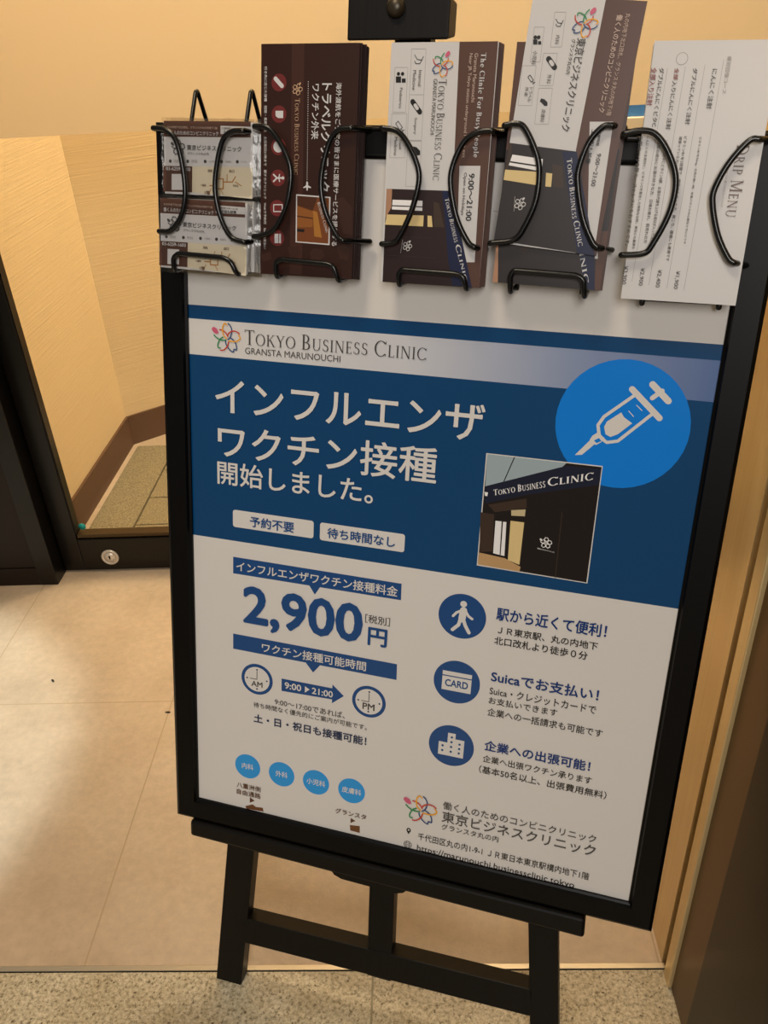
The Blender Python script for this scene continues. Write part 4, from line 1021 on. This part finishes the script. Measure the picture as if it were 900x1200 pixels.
def structure(mb, name, parent=None):
    o = mb.build(name, parent)
    if parent is None:
        o['kind'] = 'structure'
    return o


m = MB()
m.box(-3.0, 3.0, 0.735, 6.5, -0.06, 0.0, m_tile)
structure(m, 'floor')
m = MB()
m.box(-3.0, 3.0, -3.0, 0.725, -0.06, 0.0, m_granite)
structure(m, 'floor_granite')
m = MB()
m.box(-3.0, 0.70, 0.7272, 0.735, -0.06, 0.0012, m_brass)
m.box(-3.0, 0.70, 0.725, 0.7272, -0.06, -0.0005, m_groove)
structure(m, 'trim_1')

# room beyond the glass
m = MB()
m.box(-1.12, -1.005, 1.90, 2.575, 0, 2.65, m_paper_wall)
structure(m, 'wall_left')
BA, BD = Vector((-1.005, 2.575, 0)), Vector((0.781, 0.624, 0))
BN = Vector((-0.624, 0.781, 0))
m = MB()
e = BA + BD * 4.6
b2, e2 = BA + BN * 0.12, e + BN * 0.12
m.hexa([BA, e, e2, b2, BA + Vector((0, 0, 2.65)), e + Vector((0, 0, 2.65)), e2 + Vector((0, 0, 2.65)), b2 + Vector((0, 0, 2.65))], m_paper_wall)
structure(m, 'wall_back')
m = MB()
m.box(-1.005, -0.997, 1.90, 2.570, 0, 0.105, m_base)
structure(m, 'baseboard_left')
m = MB()
p0, p1 = BA - BN * 0.008 + BD * 0.004, e - BN * 0.008
z_ = Vector((0, 0, 0.105))
m.hexa([p0, p1, e, BA, p0 + z_, p1 + z_, e + z_, BA + z_], m_base)
structure(m, 'baseboard_back')
m = MB()
m.box(-3.0, 3.0, 1.87, 6.5, 2.72, 2.80, mat('ceiling_white', 'D8CDB8', 0.9))
structure(m, 'ceiling')

# dark entrance wall left of the glass door
m = MB()
m.box(-3.0, -1.02, 1.765, 1.90, 0.055, 2.72, m_dark)
structure(m, 'wall_entrance')
m = MB()
m.box(-3.0, -1.02, 1.762, 1.90, 0.0, 0.0535, m_dark)
structure(m, 'baseboard_entrance')
m = MB()
m.hexa([(-1.02, 1.760, 0), (-0.972, 1.760, 0), (-0.972, 1.87, 0), (-1.02, 1.87, 0), (-1.02, 1.760, 2.72), (-0.972, 1.760, 2.72), (-0.972, 1.87, 2.72), (-1.02, 1.87, 2.72)], m_jamb, 0.002)
structure(m, 'trim_2')

# glass door: stiles, bottom rail, glazing bead, clear pane, frosted band, lock, sticker
door = empty('door_1', kind='structure')
DX0, DX1 = -0.970, 1.55
m = MB()
m.hexa([(DX0, 1.815, 0.006), (-0.916, 1.815, 0.006), (-0.916, 1.853, 0.006), (DX0, 1.853, 0.006), (DX0, 1.815, 2.70), (-0.916, 1.815, 2.70), (-0.916, 1.853, 2.70), (DX0, 1.853, 2.70)], m_jamb, 0.002)
m.box(-0.918, -0.913, 1.819, 1.826, 0.12, 2.70, m_jamb)
structure(m, 'stile', door)
m = MB()
m.hexa([(-0.916, 1.815, 0.006), (DX1, 1.815, 0.006), (DX1, 1.853, 0.006), (-0.916, 1.853, 0.006), (-0.916, 1.815, 0.104), (DX1, 1.815, 0.104), (DX1, 1.853, 0.104), (-0.916, 1.853, 0.104)], m_jamb, 0.002)
structure(m, 'bottom_rail', door)
m = MB()
m.hexa([(-0.914, 1.819, 0.107), (DX1, 1.819, 0.107), (DX1, 1.849, 0.107), (-0.914, 1.849, 0.107), (-0.914, 1.819, 0.117), (DX1, 1.819, 0.117), (DX1, 1.849, 0.117), (-0.914, 1.849, 0.117)], mat('bead_bronze', '4A3A24', 0.35, 0.6), 0.001)
structure(m, 'glazing_bead', door)
m = MB()
m.add([(-0.916, 1.834, 0.115), (DX1, 1.834, 0.115), (DX1, 1.834, 1.075), (-0.916, 1.834, 1.075)], [(0, 1, 2, 3)], m_glass)
structure(m, 'pane', door)
m = MB()
m.add([(-0.916, 1.834, 1.075), (DX1, 1.834, 1.075), (DX1, 1.834, 2.70), (-0.916, 1.834, 2.70)], [(0, 1, 2, 3)], m_film)
structure(m, 'frosted_pane', door)
m = MB()
m.lathe([(0.0225, 0), (0.0235, 0.002), (0.0225, 0.005), (0.018, 0.0055), (0.0165, 0.003), (0.0160, 0.003)], m_steel, n=36)
m.lathe([(0.0155, 0.003), (0.0150, 0.0058), (0.004, 0.0062)], m_steel, n=36)
m.box(-0.0016, 0.0016, -0.0045, 0.0045, 0.0058, 0.0066, m_groove)
m.lathe([(0.003, 0.0058), (0.0028, 0.0067)], m_groove, (0, 0.003, 0), 12)
lk = structure(m, 'lock_cylinder', door)
lk.matrix_world = Matrix.Translation((-0.838, 1.815, 0.048)) @ Matrix.Rotation(math.pi / 2, 4, 'X')
m = MB()
m.lathe([(0.010, 0), (0.010, 0.0004)], m_green, n=20)
st = structure(m, 'sticker', door)
st.matrix_world = Matrix.Translation((-0.900, 1.8335, 0.134)) @ Matrix.Rotation(math.pi / 2, 4, 'X')

# right hand jamb: bronze faces, groove, brown casing
m = MB()
m.box(0.345, 0.42, 0.738, 0.90, 0.0, 2.72, m_gold)
structure(m, 'trim_3')
m = MB()
m.box(0.366, 0.42, 0.7205, 0.738, 0.0, 2.72, m_groove)
structure(m, 'trim_4')
m = MB()
m.hexa([(0.343, 0.6975, 0.0), (0.42, 0.6975, 0), (0.42, 0.7205, 0), (0.343, 0.7205, 0), (0.343, 0.6975, 2.72), (0.42, 0.6975, 2.72), (0.42, 0.7205, 2.72), (0.343, 0.7205, 2.72)], m_gold, 0.0015)
structure(m, 'trim_5')
m = MB()
m.box(0.349, 0.42, 0.628, 0.6975, 0.0, 2.72, m_brown)
structure(m, 'trim_6')
m = MB()
m.box(0.346, 0.46, -1.6, 0.626, 0.0, 2.72, m_dark)
structure(m, 'wall_right')

# ------------------------------------------------------------------ the sign, measured in its own leaning frame (u right, v down, w towards the viewer)
R1 = Vector((0.9645157, -0.2627460, -0.0259620))
R2 = Vector((-0.0924911, -0.2441426, -0.9653185))
R3 = Vector((0.2472951, 0.9334661, -0.2597811))
T0 = Vector((-0.2478383, 0.9766979, 1.1486926))
SIGN = Matrix((R1, -R2, -R3)).transposed().to_4x4()
SIGN.translation = T0


def at(u, v_, w):
    """Sign millimetres -> local coordinates of the sign frame in metres."""
    return (u / 1000, -v_ / 1000, w / 1000)


def v_floor(u, w):
    """v (mm) at which the sign's plane at depth w meets the floor."""
    return (T0.z + u / 1000 * R1.z - w / 1000 * R3.z) / -R2.z * 1000


def slab(mb, quad_uv, w0, w1, m_, bevel=0.0015):
    """quad_uv: four (u, v) corners clockwise from top left; extruded from depth w0 (back) to w1 (front)."""
    a, b, c, d = quad_uv
    mb.hexa([at(*d, w0), at(*c, w0), at(*b, w0), at(*a, w0), at(*d, w1), at(*c, w1), at(*b, w1), at(*a, w1)], m_, bevel)


# framed poster
sign = empty('framed_poster', 'large black framed clinic poster with navy heading standing on the easel', 'framed poster', SIGN)
FW, FH, FB = 580.0, 829.0, 31.0
prof = [(0, -6), (0, 3.0), (2.5, 4.5), (4.0, 8.0), (27, 9.0), (FB, 6.5), (FB, -20), (6, -20), (6, -6)]
sides = [((0, 0), (FW, 0), (0, -1)), ((FW, 0), (FW, FH), (1, 0)), ((FW, FH), (0, FH), (0, 1)), ((0, FH), (0, 0), (-1, 0))]
for (a, b, n_) in sides:
    m = MB()
    d = ((b[0] - a[0]) / abs(b[0] - a[0] + b[1] - a[1]), (b[1] - a[1]) / abs(b[0] - a[0] + b[1] - a[1]))
    va = [at(a[0] + n_[0] * q - d[0] * q, a[1] + n_[1] * q - d[1] * q, w) for q, w in prof]
    vb = [at(b[0] + n_[0] * q + d[0] * q, b[1] + n_[1] * q + d[1] * q, w) for q, w in prof]
    k = len(prof)
    m.add(va + vb, [(i, (i + 1) % k, k + (i + 1) % k, k + i) for i in range(k)] + [tuple(range(k))[::-1], tuple(range(k, 2 * k))], m_frame)
    m.build('frame_rail', sign)
m = MB()
m.box(-0.006, 0.586, -0.835, 0.006, -0.012, -0.0015, m_back)
m.build('back_board', sign)
m = MB()
poly(m, [(-4, -4), (584, -4), (584, 159.5), (-4, 159.5)], ink('white', 'P'), 0)
poly(m, [(-4, 159.5), (584, 159.5), (584, 175), (-4, 175)], ink('navy', 'P'), 0)
poly(m, [(-4, 175), (584, 175), (584, 216), (-4, 216)], m_fade, 0)
poly(m, [(-4, 216), (584, 216), (584, 440.5), (-4, 440.5)], ink('navy', 'P'), 0)
poly(m, [(-4, 440.5), (584, 440.5), (584, 833), (-4, 833)], ink('white', 'P'), 0)
poster = m.build('poster', sign)
NAMES = {'map_a': 'map_caption', 'map_b': 'map_caption', 'notice_pill_a': 'notice_pill', 'notice_pill_b': 'notice_pill', 'clock_a': 'clock_icon', 'clock_b': 'clock_icon', 'badge_a': 'specialty_badge', 'badge_b': 'specialty_badge', 'badge_c': 'specialty_badge', 'badge_d': 'specialty_badge'}
for grp, items in POSTER.items():
    m = MB()
    draw(m, items, 'P', 0.00025 if grp != 'clinic_photo' else 0.0005, False)
    m.build(NAMES.get(grp, grp), poster)

# easel
easel = empty('display_easel', 'black wooden display easel holding the framed poster, feet on the granite', 'easel', SIGN)


def leg(ul, ur, slope, v0, name='leg'):
    """front leg: left and right edge at v = 900, drifting by slope mm per mm of v."""
    m_ = MB()
    f = lambda u, v_: u + slope * (v_ - 900)
    pts = []
    for w in (-52, -30):
        bot = []
        for u in (ul, ur):
            vv = v_floor(f(u, 1180), w)
            bot.append((f(u, vv), vv))
        pts.append((bot, [(f(ul, v0), v0), (f(ur, v0), v0)]))
    (bb, bt), (fb, ft) = pts
    m_.hexa([at(*bb[0], -52), at(*bb[1], -52), at(*bt[1], -52), at(*bt[0], -52), at(*fb[0], -30), at(*fb[1], -30), at(*ft[1], -30), at(*ft[0], -30)], m_wood, 0.0012)
    return m_.build(name, easel)


leg(29, 71, -0.082, 60)
leg(461, 500, 0.115, 60)
m = MB()
slab(m, [(222, -152), (260, -152), (283, 1092), (247, 1092)], -53, -31, m_wood)
m.build('mast', easel)
m = MB()
slab(m, [(96, 60), (408, 60), (404, 95), (100, 95)], -66, -53.5, m_wood)
m.build('cross_bar', easel)
m = MB()
slab(m, [(52, 1050), (482, 1036), (482, 1082), (52, 1096)], -55, -30, m_wood)
m.build('stretcher', easel)
m = MB()
slab(m, [(-9, 862), (533, 862), (535, 891), (-9, 887)], -29, 12, m_wood, 0.004)
m.build('ledge', easel)
m = MB()
prof_ = [(196, 889), (203, 898), (214, 902), (290, 903), (300, 899), (308, 890)]
k = len(prof_)
m.add([at(u, v_, -28) for u, v_ in prof_] + [at(u, v_, 4) for u, v_ in prof_], [tuple(range(k)), tuple(range(k, 2 * k))[::-1]] + [(i, k + i, k + (i + 1) % k, (i + 1) % k) for i in range(k)], m_wood)
m.build('ledge_bracket', easel)
m = MB()
slab(m, [(237, 899), (268, 899), (264, 911), (241, 911)], -31, -18, m_wood, 0.003)
m.build('slide_catch', easel)
m = MB()
m.hexa([at(183, -117, -30.5), at(286, -117, -30.5), at(286, -147, -30.5), at(183, -147, -30.5), at(183, -108, 2), at(286, -108, 2), at(286, -146, 2), at(183, -146, 2)], m_wood, 0.002)
clamp = m.build('top_clamp', easel)
m = MB()
m.lathe([(0.0085, 0), (0.0095, 0.001), (0.0092, 0.004), (0.0075, 0.007), (0.004, 0.0088), (0.0005, 0.0092)], m_knob, at(233, -136, 2), 24)
m.build('knob', clamp)
# rear prop leg from the cross bar down to the floor behind
m = MB()
inv = SIGN.inverted()
foot = inv @ Vector((-0.08, 1.36, 0.0))
top = Vector(at(252, 78, -70))
ax = (foot - top).normalized()
sd = Vector((1, 0, 0)) * 0.015
dp = ax.cross(Vector((1, 0, 0))).normalized() * 0.009
bots = []
for s1, s2 in ((-1, -1), (1, -1), (1, 1), (-1, 1)):
    q = foot + sd * s1 + dp * s2
    zq = (SIGN @ q).z
    az = (SIGN.to_3x3() @ ax).z
    bots.append(q - ax * (zq / az))
tops = [top + sd * s1 + dp * s2 for s1, s2 in ((-1, -1), (1, -1), (1, 1), (-1, 1))]
m.hexa(bots + tops, m_wood, 0.001)
m.build('rear_leg', easel)

# wire leaflet rack hooked over the frame
rack = empty('leaflet_rack', 'black wire leaflet rack hooked over top of the poster frame', 'leaflet rack', SIGN)
WR = 2.8
POCKETS = [46, 157, 292, 408, 528]
for i, pts in enumerate(RACK['arcs']):
    m = MB()
    core = [at(*p) for p in pts[1:-1]]
    ub = POCKETS[i // 2] + (32 if i % 2 else -32)
    path = [at(ub, pts[0][1], 10.6), at(pts[0][0], pts[0][1], 11)] + [tuple(p) for p in smooth_path(core, 5)] + [at(pts[-1][0], pts[-1][1], 11), at(ub, pts[-1][1], 10.6)]
    m.tube(round_path(path, 0.003, 4), WR / 1000, m_wire)
    m.build('retaining_loop', rack)
for pts in RACK['lips']:
    m = MB()
    a, b = pts[0], pts[-1]
    path = [at(a[0], 118, 11), at(a[0], 121.5, 40)] + [at(p[0], p[1], 42) for p in pts[1:-1]] + [at(b[0], 121.5, 40), at(b[0], 118, 11)]
    m.tube(round_path(path, 0.006, 5), WR / 1000, m_wire)
    m.build('bottom_lip', rack)
m = MB()
a, b = RACK['lip_low']
m.tube(round_path([at(a[0], 100, 11), at(a[0], a[1] - 4, 11), at(a[0], a[1], 16), at(a[0], a[1] - 6, 15), at(b[0], b[1] - 6, 15), at(b[0], b[1], 16), at(b[0], b[1] - 4, 11), at(b[0], 100, 11)], 0.003, 4), WR / 1000, m_wire)
m.build('bottom_lip', rack)
m = MB()
m.tube([at(-13, -27, 11), at(589, -27, 11)], 0.0017, m_wire)
m.build('back_wire', rack)
for c in POCKETS:
    for u in (c - 32, c + 32):
        m = MB()
        hooked = c in (46, 528)
        path = [at(u, 119, 10.8), at(u, -30, 10.8)] + ([at(u, -62, 0), at(u, -63.5, -4), at(u, -36, -24.5), at(u, -14, -26)] if hooked else [at(u, -36, 9), at(u, -37, 0)])
        m.tube(round_path(path, 0.003, 5), 0.0023, m_wire)
        m.build('hook' if hooked else 'back_wire', rack)

# ------------------------------------------------------------------ leaflets


def leaflet_mesh(w_, h_, front, cover, thick=2.6, panels=3, inner=None):
    """Folded leaflet: panels a hair apart, joined at alternate folds; front face at z = 0, prints on it."""
    mb = MB()
    tp = thick / panels * 0.72
    for k in range(panels):
        z1 = -k * thick / panels
        z0 = z1 - tp
        e_ = 0.35 * k
        mb.hexa([at(e_ * .4, h_ - e_ * .3, z0), at(w_ - e_, h_ - e_ * .3, z0), at(w_ - e_, 0, z0), at(e_ * .4, 0, z0),
                 at(e_ * .4, h_ - e_ * .3, z1), at(w_ - e_, h_ - e_ * .3, z1), at(w_ - e_, 0, z1), at(e_ * .4, 0, z1)], cover if k != 1 else (inner or cover), 0.0)
        if k:
            x = 0 if k % 2 else w_ - 0.8
            mb.box(x / 1000, (x + 0.6) / 1000, -h_ / 1000, 0, z1 / 1000, (z1 + thick / panels * .3) / 1000, cover)
    poly(mb, [(0.05, 0.05), (w_ - .05, 0.05), (w_ - .05, h_ - .05), (0.05, h_ - .05)], front, 0.00006)
    return mb


def place(o, u, v_, w, phi=0.0):
    o.matrix_world = SIGN @ Matrix.Translation(at(u, v_, w)) @ Matrix.Rotation(-phi, 4, 'Z')
    return o


def stack(name, label, cat, group, cover, w_, h_, u0, v0, w_top, n, step=2.75, du=0.0, phi=0.0, front=None, inner=None):
    mb = leaflet_mesh(w_, h_, front or cover, cover, inner=inner)
    first = tag(mb.build(name), label, cat, group)
    for i in range(n):
        o = first if i == 0 else first.copy()
        if i:
            COL.objects.link(o)
        place(o, u0 + du * i + random.uniform(-.7, .7), v0 + random.uniform(-.8, .8), w_top - step * i, phi + random.uniform(-.003, .003))
    return first


(ou, ov), ph, items = LEAFLETS['travel']
mb = leaflet_mesh(102.5, 218.5, ink('tr_base', 'F'), ink('cover_brown', 'F'))
draw(mb, items, 'F', 0.00016, True, (102.5, 218.5))
place(tag(mb.build('travel_leaflet'), 'dark brown travel clinic leaflet with six red round icons and an aeroplane', 'leaflet', 'leaflets in the rack'), ou - 1.2, ov, 33.5, ph)
stack('travel_leaflet', 'dark brown leaflet stacked directly behind the front travel clinic leaflet', 'leaflet', 'travel leaflets behind the front one', ink('cover_brown', 'F'), 102.5, 218.5, ou + 0.5, ov, 30.5, 6, du=0.5, inner=ink('tr_edge', 'F'))

(ou, ov), ph, items = LEAFLETS['english']
mb = leaflet_mesh(102.5, 218.5, ink('paper', 'F'), ink('br_brown', 'F'))
draw(mb, items, 'F', 0.00016, True, (102.5, 218.5))
place(tag(mb.build('english_leaflet'), 'white and brown clinic leaflet printed in English, second pocket from brown travel leaflets', 'leaflet', 'leaflets in the rack'), ou, ov, 33.5, ph)
stack('english_leaflet', 'brown edged leaflet stacked directly behind the front English leaflet', 'leaflet', 'English leaflets behind the front one', ink('br_brown', 'F'), 102.5, 218.5, ou + 0.6, ov, 30.5, 6, du=0.5)

(ou, ov), ph, items = LEAFLETS['jp']
mb = leaflet_mesh(99.0, 212.0, ink('paper', 'F'), ink('br_brown', 'F'))
draw(mb, items, 'F', 0.00016, True, (99.0, 212.0))
place(tag(mb.build('japanese_leaflet'), 'tilted white and brown Japanese clinic leaflet sticking up higher than its neighbours', 'leaflet', 'leaflets in the rack'), ou, ov, 37.0, ph)
(ou, ov), ph, items = LEAFLETS['jp2']
mb = leaflet_mesh(104.0, 212.0, ink('br_brown', 'F'), ink('br_brown', 'F'))
draw(mb, items, 'F', 0.00016, True, (104.0, 212.0))
place(tag(mb.build('japanese_leaflet'), 'upright Japanese clinic leaflet whose lower end shows below the tilted one', 'leaflet', 'leaflets in the rack'), ou, ov, 32.5, ph)
stack('japanese_leaflet', 'brown edged leaflet stacked behind both Japanese front leaflets', 'leaflet', 'Japanese leaflets behind the front ones', ink('br_brown', 'F'), 104.0, 212.0, ou + 0.5, ov, 29.5, 5, du=0.4, phi=ph)

(ou, ov), ph, items = LEAFLETS['drip']
mb = leaflet_mesh(102.5, 218.5, ink('paper', 'F'), ink('paper', 'F'), 1.8)
draw(mb, items, 'F', 0.00016, True, (102.5, 218.5))
place(tag(mb.build('drip_menu_leaflet'), 'white drip menu leaflet listing four prices in yen', 'leaflet', 'leaflets in the rack'), ou - 2.0, ov, 34.5, ph)
stack('drip_menu_leaflet', 'plain white leaflet stacked directly behind the front drip menu', 'leaflet', 'drip menu leaflets behind the front one', ink('paper', 'F'), 102.5, 218.5, ou - 1.0, ov - 0.5, 32.0, 5, step=2.7, du=-0.5)

# card packs in clear sleeves: lower tier stands on the rack, upper tier stands on it
(ou, ov), ph, items = LEAFLETS['card']


def card_pack(label, group, u, v_, w, phi, printed):
    root = tag(empty('card_pack'), label, 'card pack', group)
    mb_ = MB()
    for k in range(5):
        mb_.box(0, 0.102, -0.0715, 0, (-0.0005 - k * 0.00095), (-k * 0.00095), ink('paper', 'F'))
    if printed:
        poly(mb_, [(0.05, 0.05), (101.9, .05), (101.9, 71.4), (.05, 71.4)], ink('paper', 'F'), 0.00005)
        draw(mb_, items, 'F', 0.00012, False)
    mb_.build('cards', root)
    mb_ = MB()
    nx, ny = 14, 10
    for side, zz in ((0, 0.0013), (1, -0.0058)):
        vs_, fs = [], []
        for j in range(ny + 1):
            for i in range(nx + 1):
                x = -0.004 + 0.1105 * i / nx
                y = 0.0035 - 0.080 * j / ny
                edge = i in (0, nx) or j in (0, ny)
                vs_.append((x + (random.uniform(-.0008, .0008) if edge else 0), y + (random.uniform(-.0008, .0008) if edge else 0), (-0.0022 if edge else zz + random.uniform(-.0004, .0005))))
        for j in range(ny):
            for i in range(nx):
                q = j * (nx + 1) + i
                fs.append((q, q + 1, q + nx + 2, q + nx + 1) if side else (q + nx + 1, q + nx + 2, q + 1, q))
        mb_.add(vs_, fs, m_sleeve, True)
    mb_.build('clear_sleeve', root)
    place(root, u, v_, w, phi)
    return root


card_pack('upper small pack of printed clinic cards in a clear sleeve', 'card packs in the rack', ou, ov, 30.5, 0.008, True)
card_pack('lower small pack of printed clinic cards in a clear sleeve', 'card packs in the rack', ou - 3.8, ov + 76.5, 35.5, 0.022, True)
for i in range(2):
    card_pack('blank edged card pack behind the upper printed card pack', 'card packs behind the upper one', ou + 1.6 + i, ov - 0.5 - i, 23.0 - 7.2 * i, 0.004 * i, False)
for i in range(3):
    card_pack('blank edged card pack behind the lower printed card pack', 'card packs behind the lower one', ou + 0.6 + i * 1.2, ov + 76.0, 28.2 - 7.2 * i, 0.004 * i, False)

# ------------------------------------------------------------------ room beyond the glass: mat, counter
mat_o = MB()


def mat_block(x0, x1, y0, y1, h_):
    mat_o.hexa([(x0, y0, 0), (x1, y0, 0), (x1, y1, 0), (x0, y1, 0), (x0, y0, h_), (x1, y0, h_), (x1, y1, h_), (x0, y1, h_)], m_mat, 0.003)


mat_block(-0.972, -0.842, 1.87, 2.535, 0.013)
ys = [1.87, 2.03, 2.185, 2.36, 2.535]
for a, b in zip(ys, ys[1:]):
    for j in range(3):
        mat_block(-0.838 + j * 0.3, -0.838 + j * 0.3 + 0.297, a + 0.002, b - 0.002, 0.011)
tag(mat_o.build('entrance_mat'), 'beige loop pile mat on the floor behind the glass door', 'mat')

ct = empty('reception_counter', 'pale topped counter beyond the glass, glimpsed between the leaflets', 'counter', Matrix.Translation((0.80, 3.05, 0)))
m = MB()
m.box(-0.19, 0.19, 0.02, 0.30, 0, 0.86, mat('counter_body', '4A3624', 0.5))
m.build('body', ct)
m = MB()
m.hexa([(-0.20, -0.02, 0.86), (0.20, -0.02, 0.86), (0.20, 0.32, 0.86), (-0.20, 0.32, 0.86), (-0.20, -0.02, 0.90), (0.20, -0.02, 0.90), (0.20, 0.32, 0.90), (-0.20, 0.32, 0.90)], mat('counter_top', 'EFE6D4', 0.4), 0.003)
m.build('top', ct)
bx = empty('blue_box', 'small blue box standing on the pale counter beyond the glass', 'box', Matrix.Translation((0.78, 3.10, 0.90)))
m = MB()
m.hexa([(-0.14, -0.05, 0), (0.14, -0.05, 0), (0.14, 0.08, 0), (-0.14, 0.08, 0), (-0.14, -0.05, 0.07), (0.14, -0.05, 0.07), (0.14, 0.08, 0.07), (-0.14, 0.08, 0.07)], mat('blue_plastic', '4E8FE0', 0.4), 0.004)
m.build('body', bx)
m = MB()
m.hexa([(-0.143, -0.053, 0.0705), (0.143, -0.053, 0.0705), (0.143, 0.083, 0.0705), (-0.143, 0.083, 0.0705), (-0.143, -0.053, 0.082), (0.143, -0.053, 0.082), (0.143, 0.083, 0.082), (-0.143, 0.083, 0.082)], MATS['blue_plastic'], 0.003)
m.build('lid', bx)

# dark specks on the tiles
for (x, y, a, lab) in ((-0.852, 1.392, 0.7, 'tiny dark speck on tile in the pale light pool'), (-0.561, 1.286, 1.5, 'tiny dark speck on tile just left of the poster frame')):
    m = MB()
    m.lathe([(0.004, 0), (0.005, 0.001), (0.0035, 0.0022), (0.001, 0.0028)], m_dirt, n=9)
    o = m.build('debris_speck')
    o.matrix_world = Matrix.Translation((x, y, 0)) @ Matrix.Rotation(a, 4, 'Z') @ Matrix.Diagonal((0.5, 1.3, 1, 1))
    tag(o, lab, 'debris')
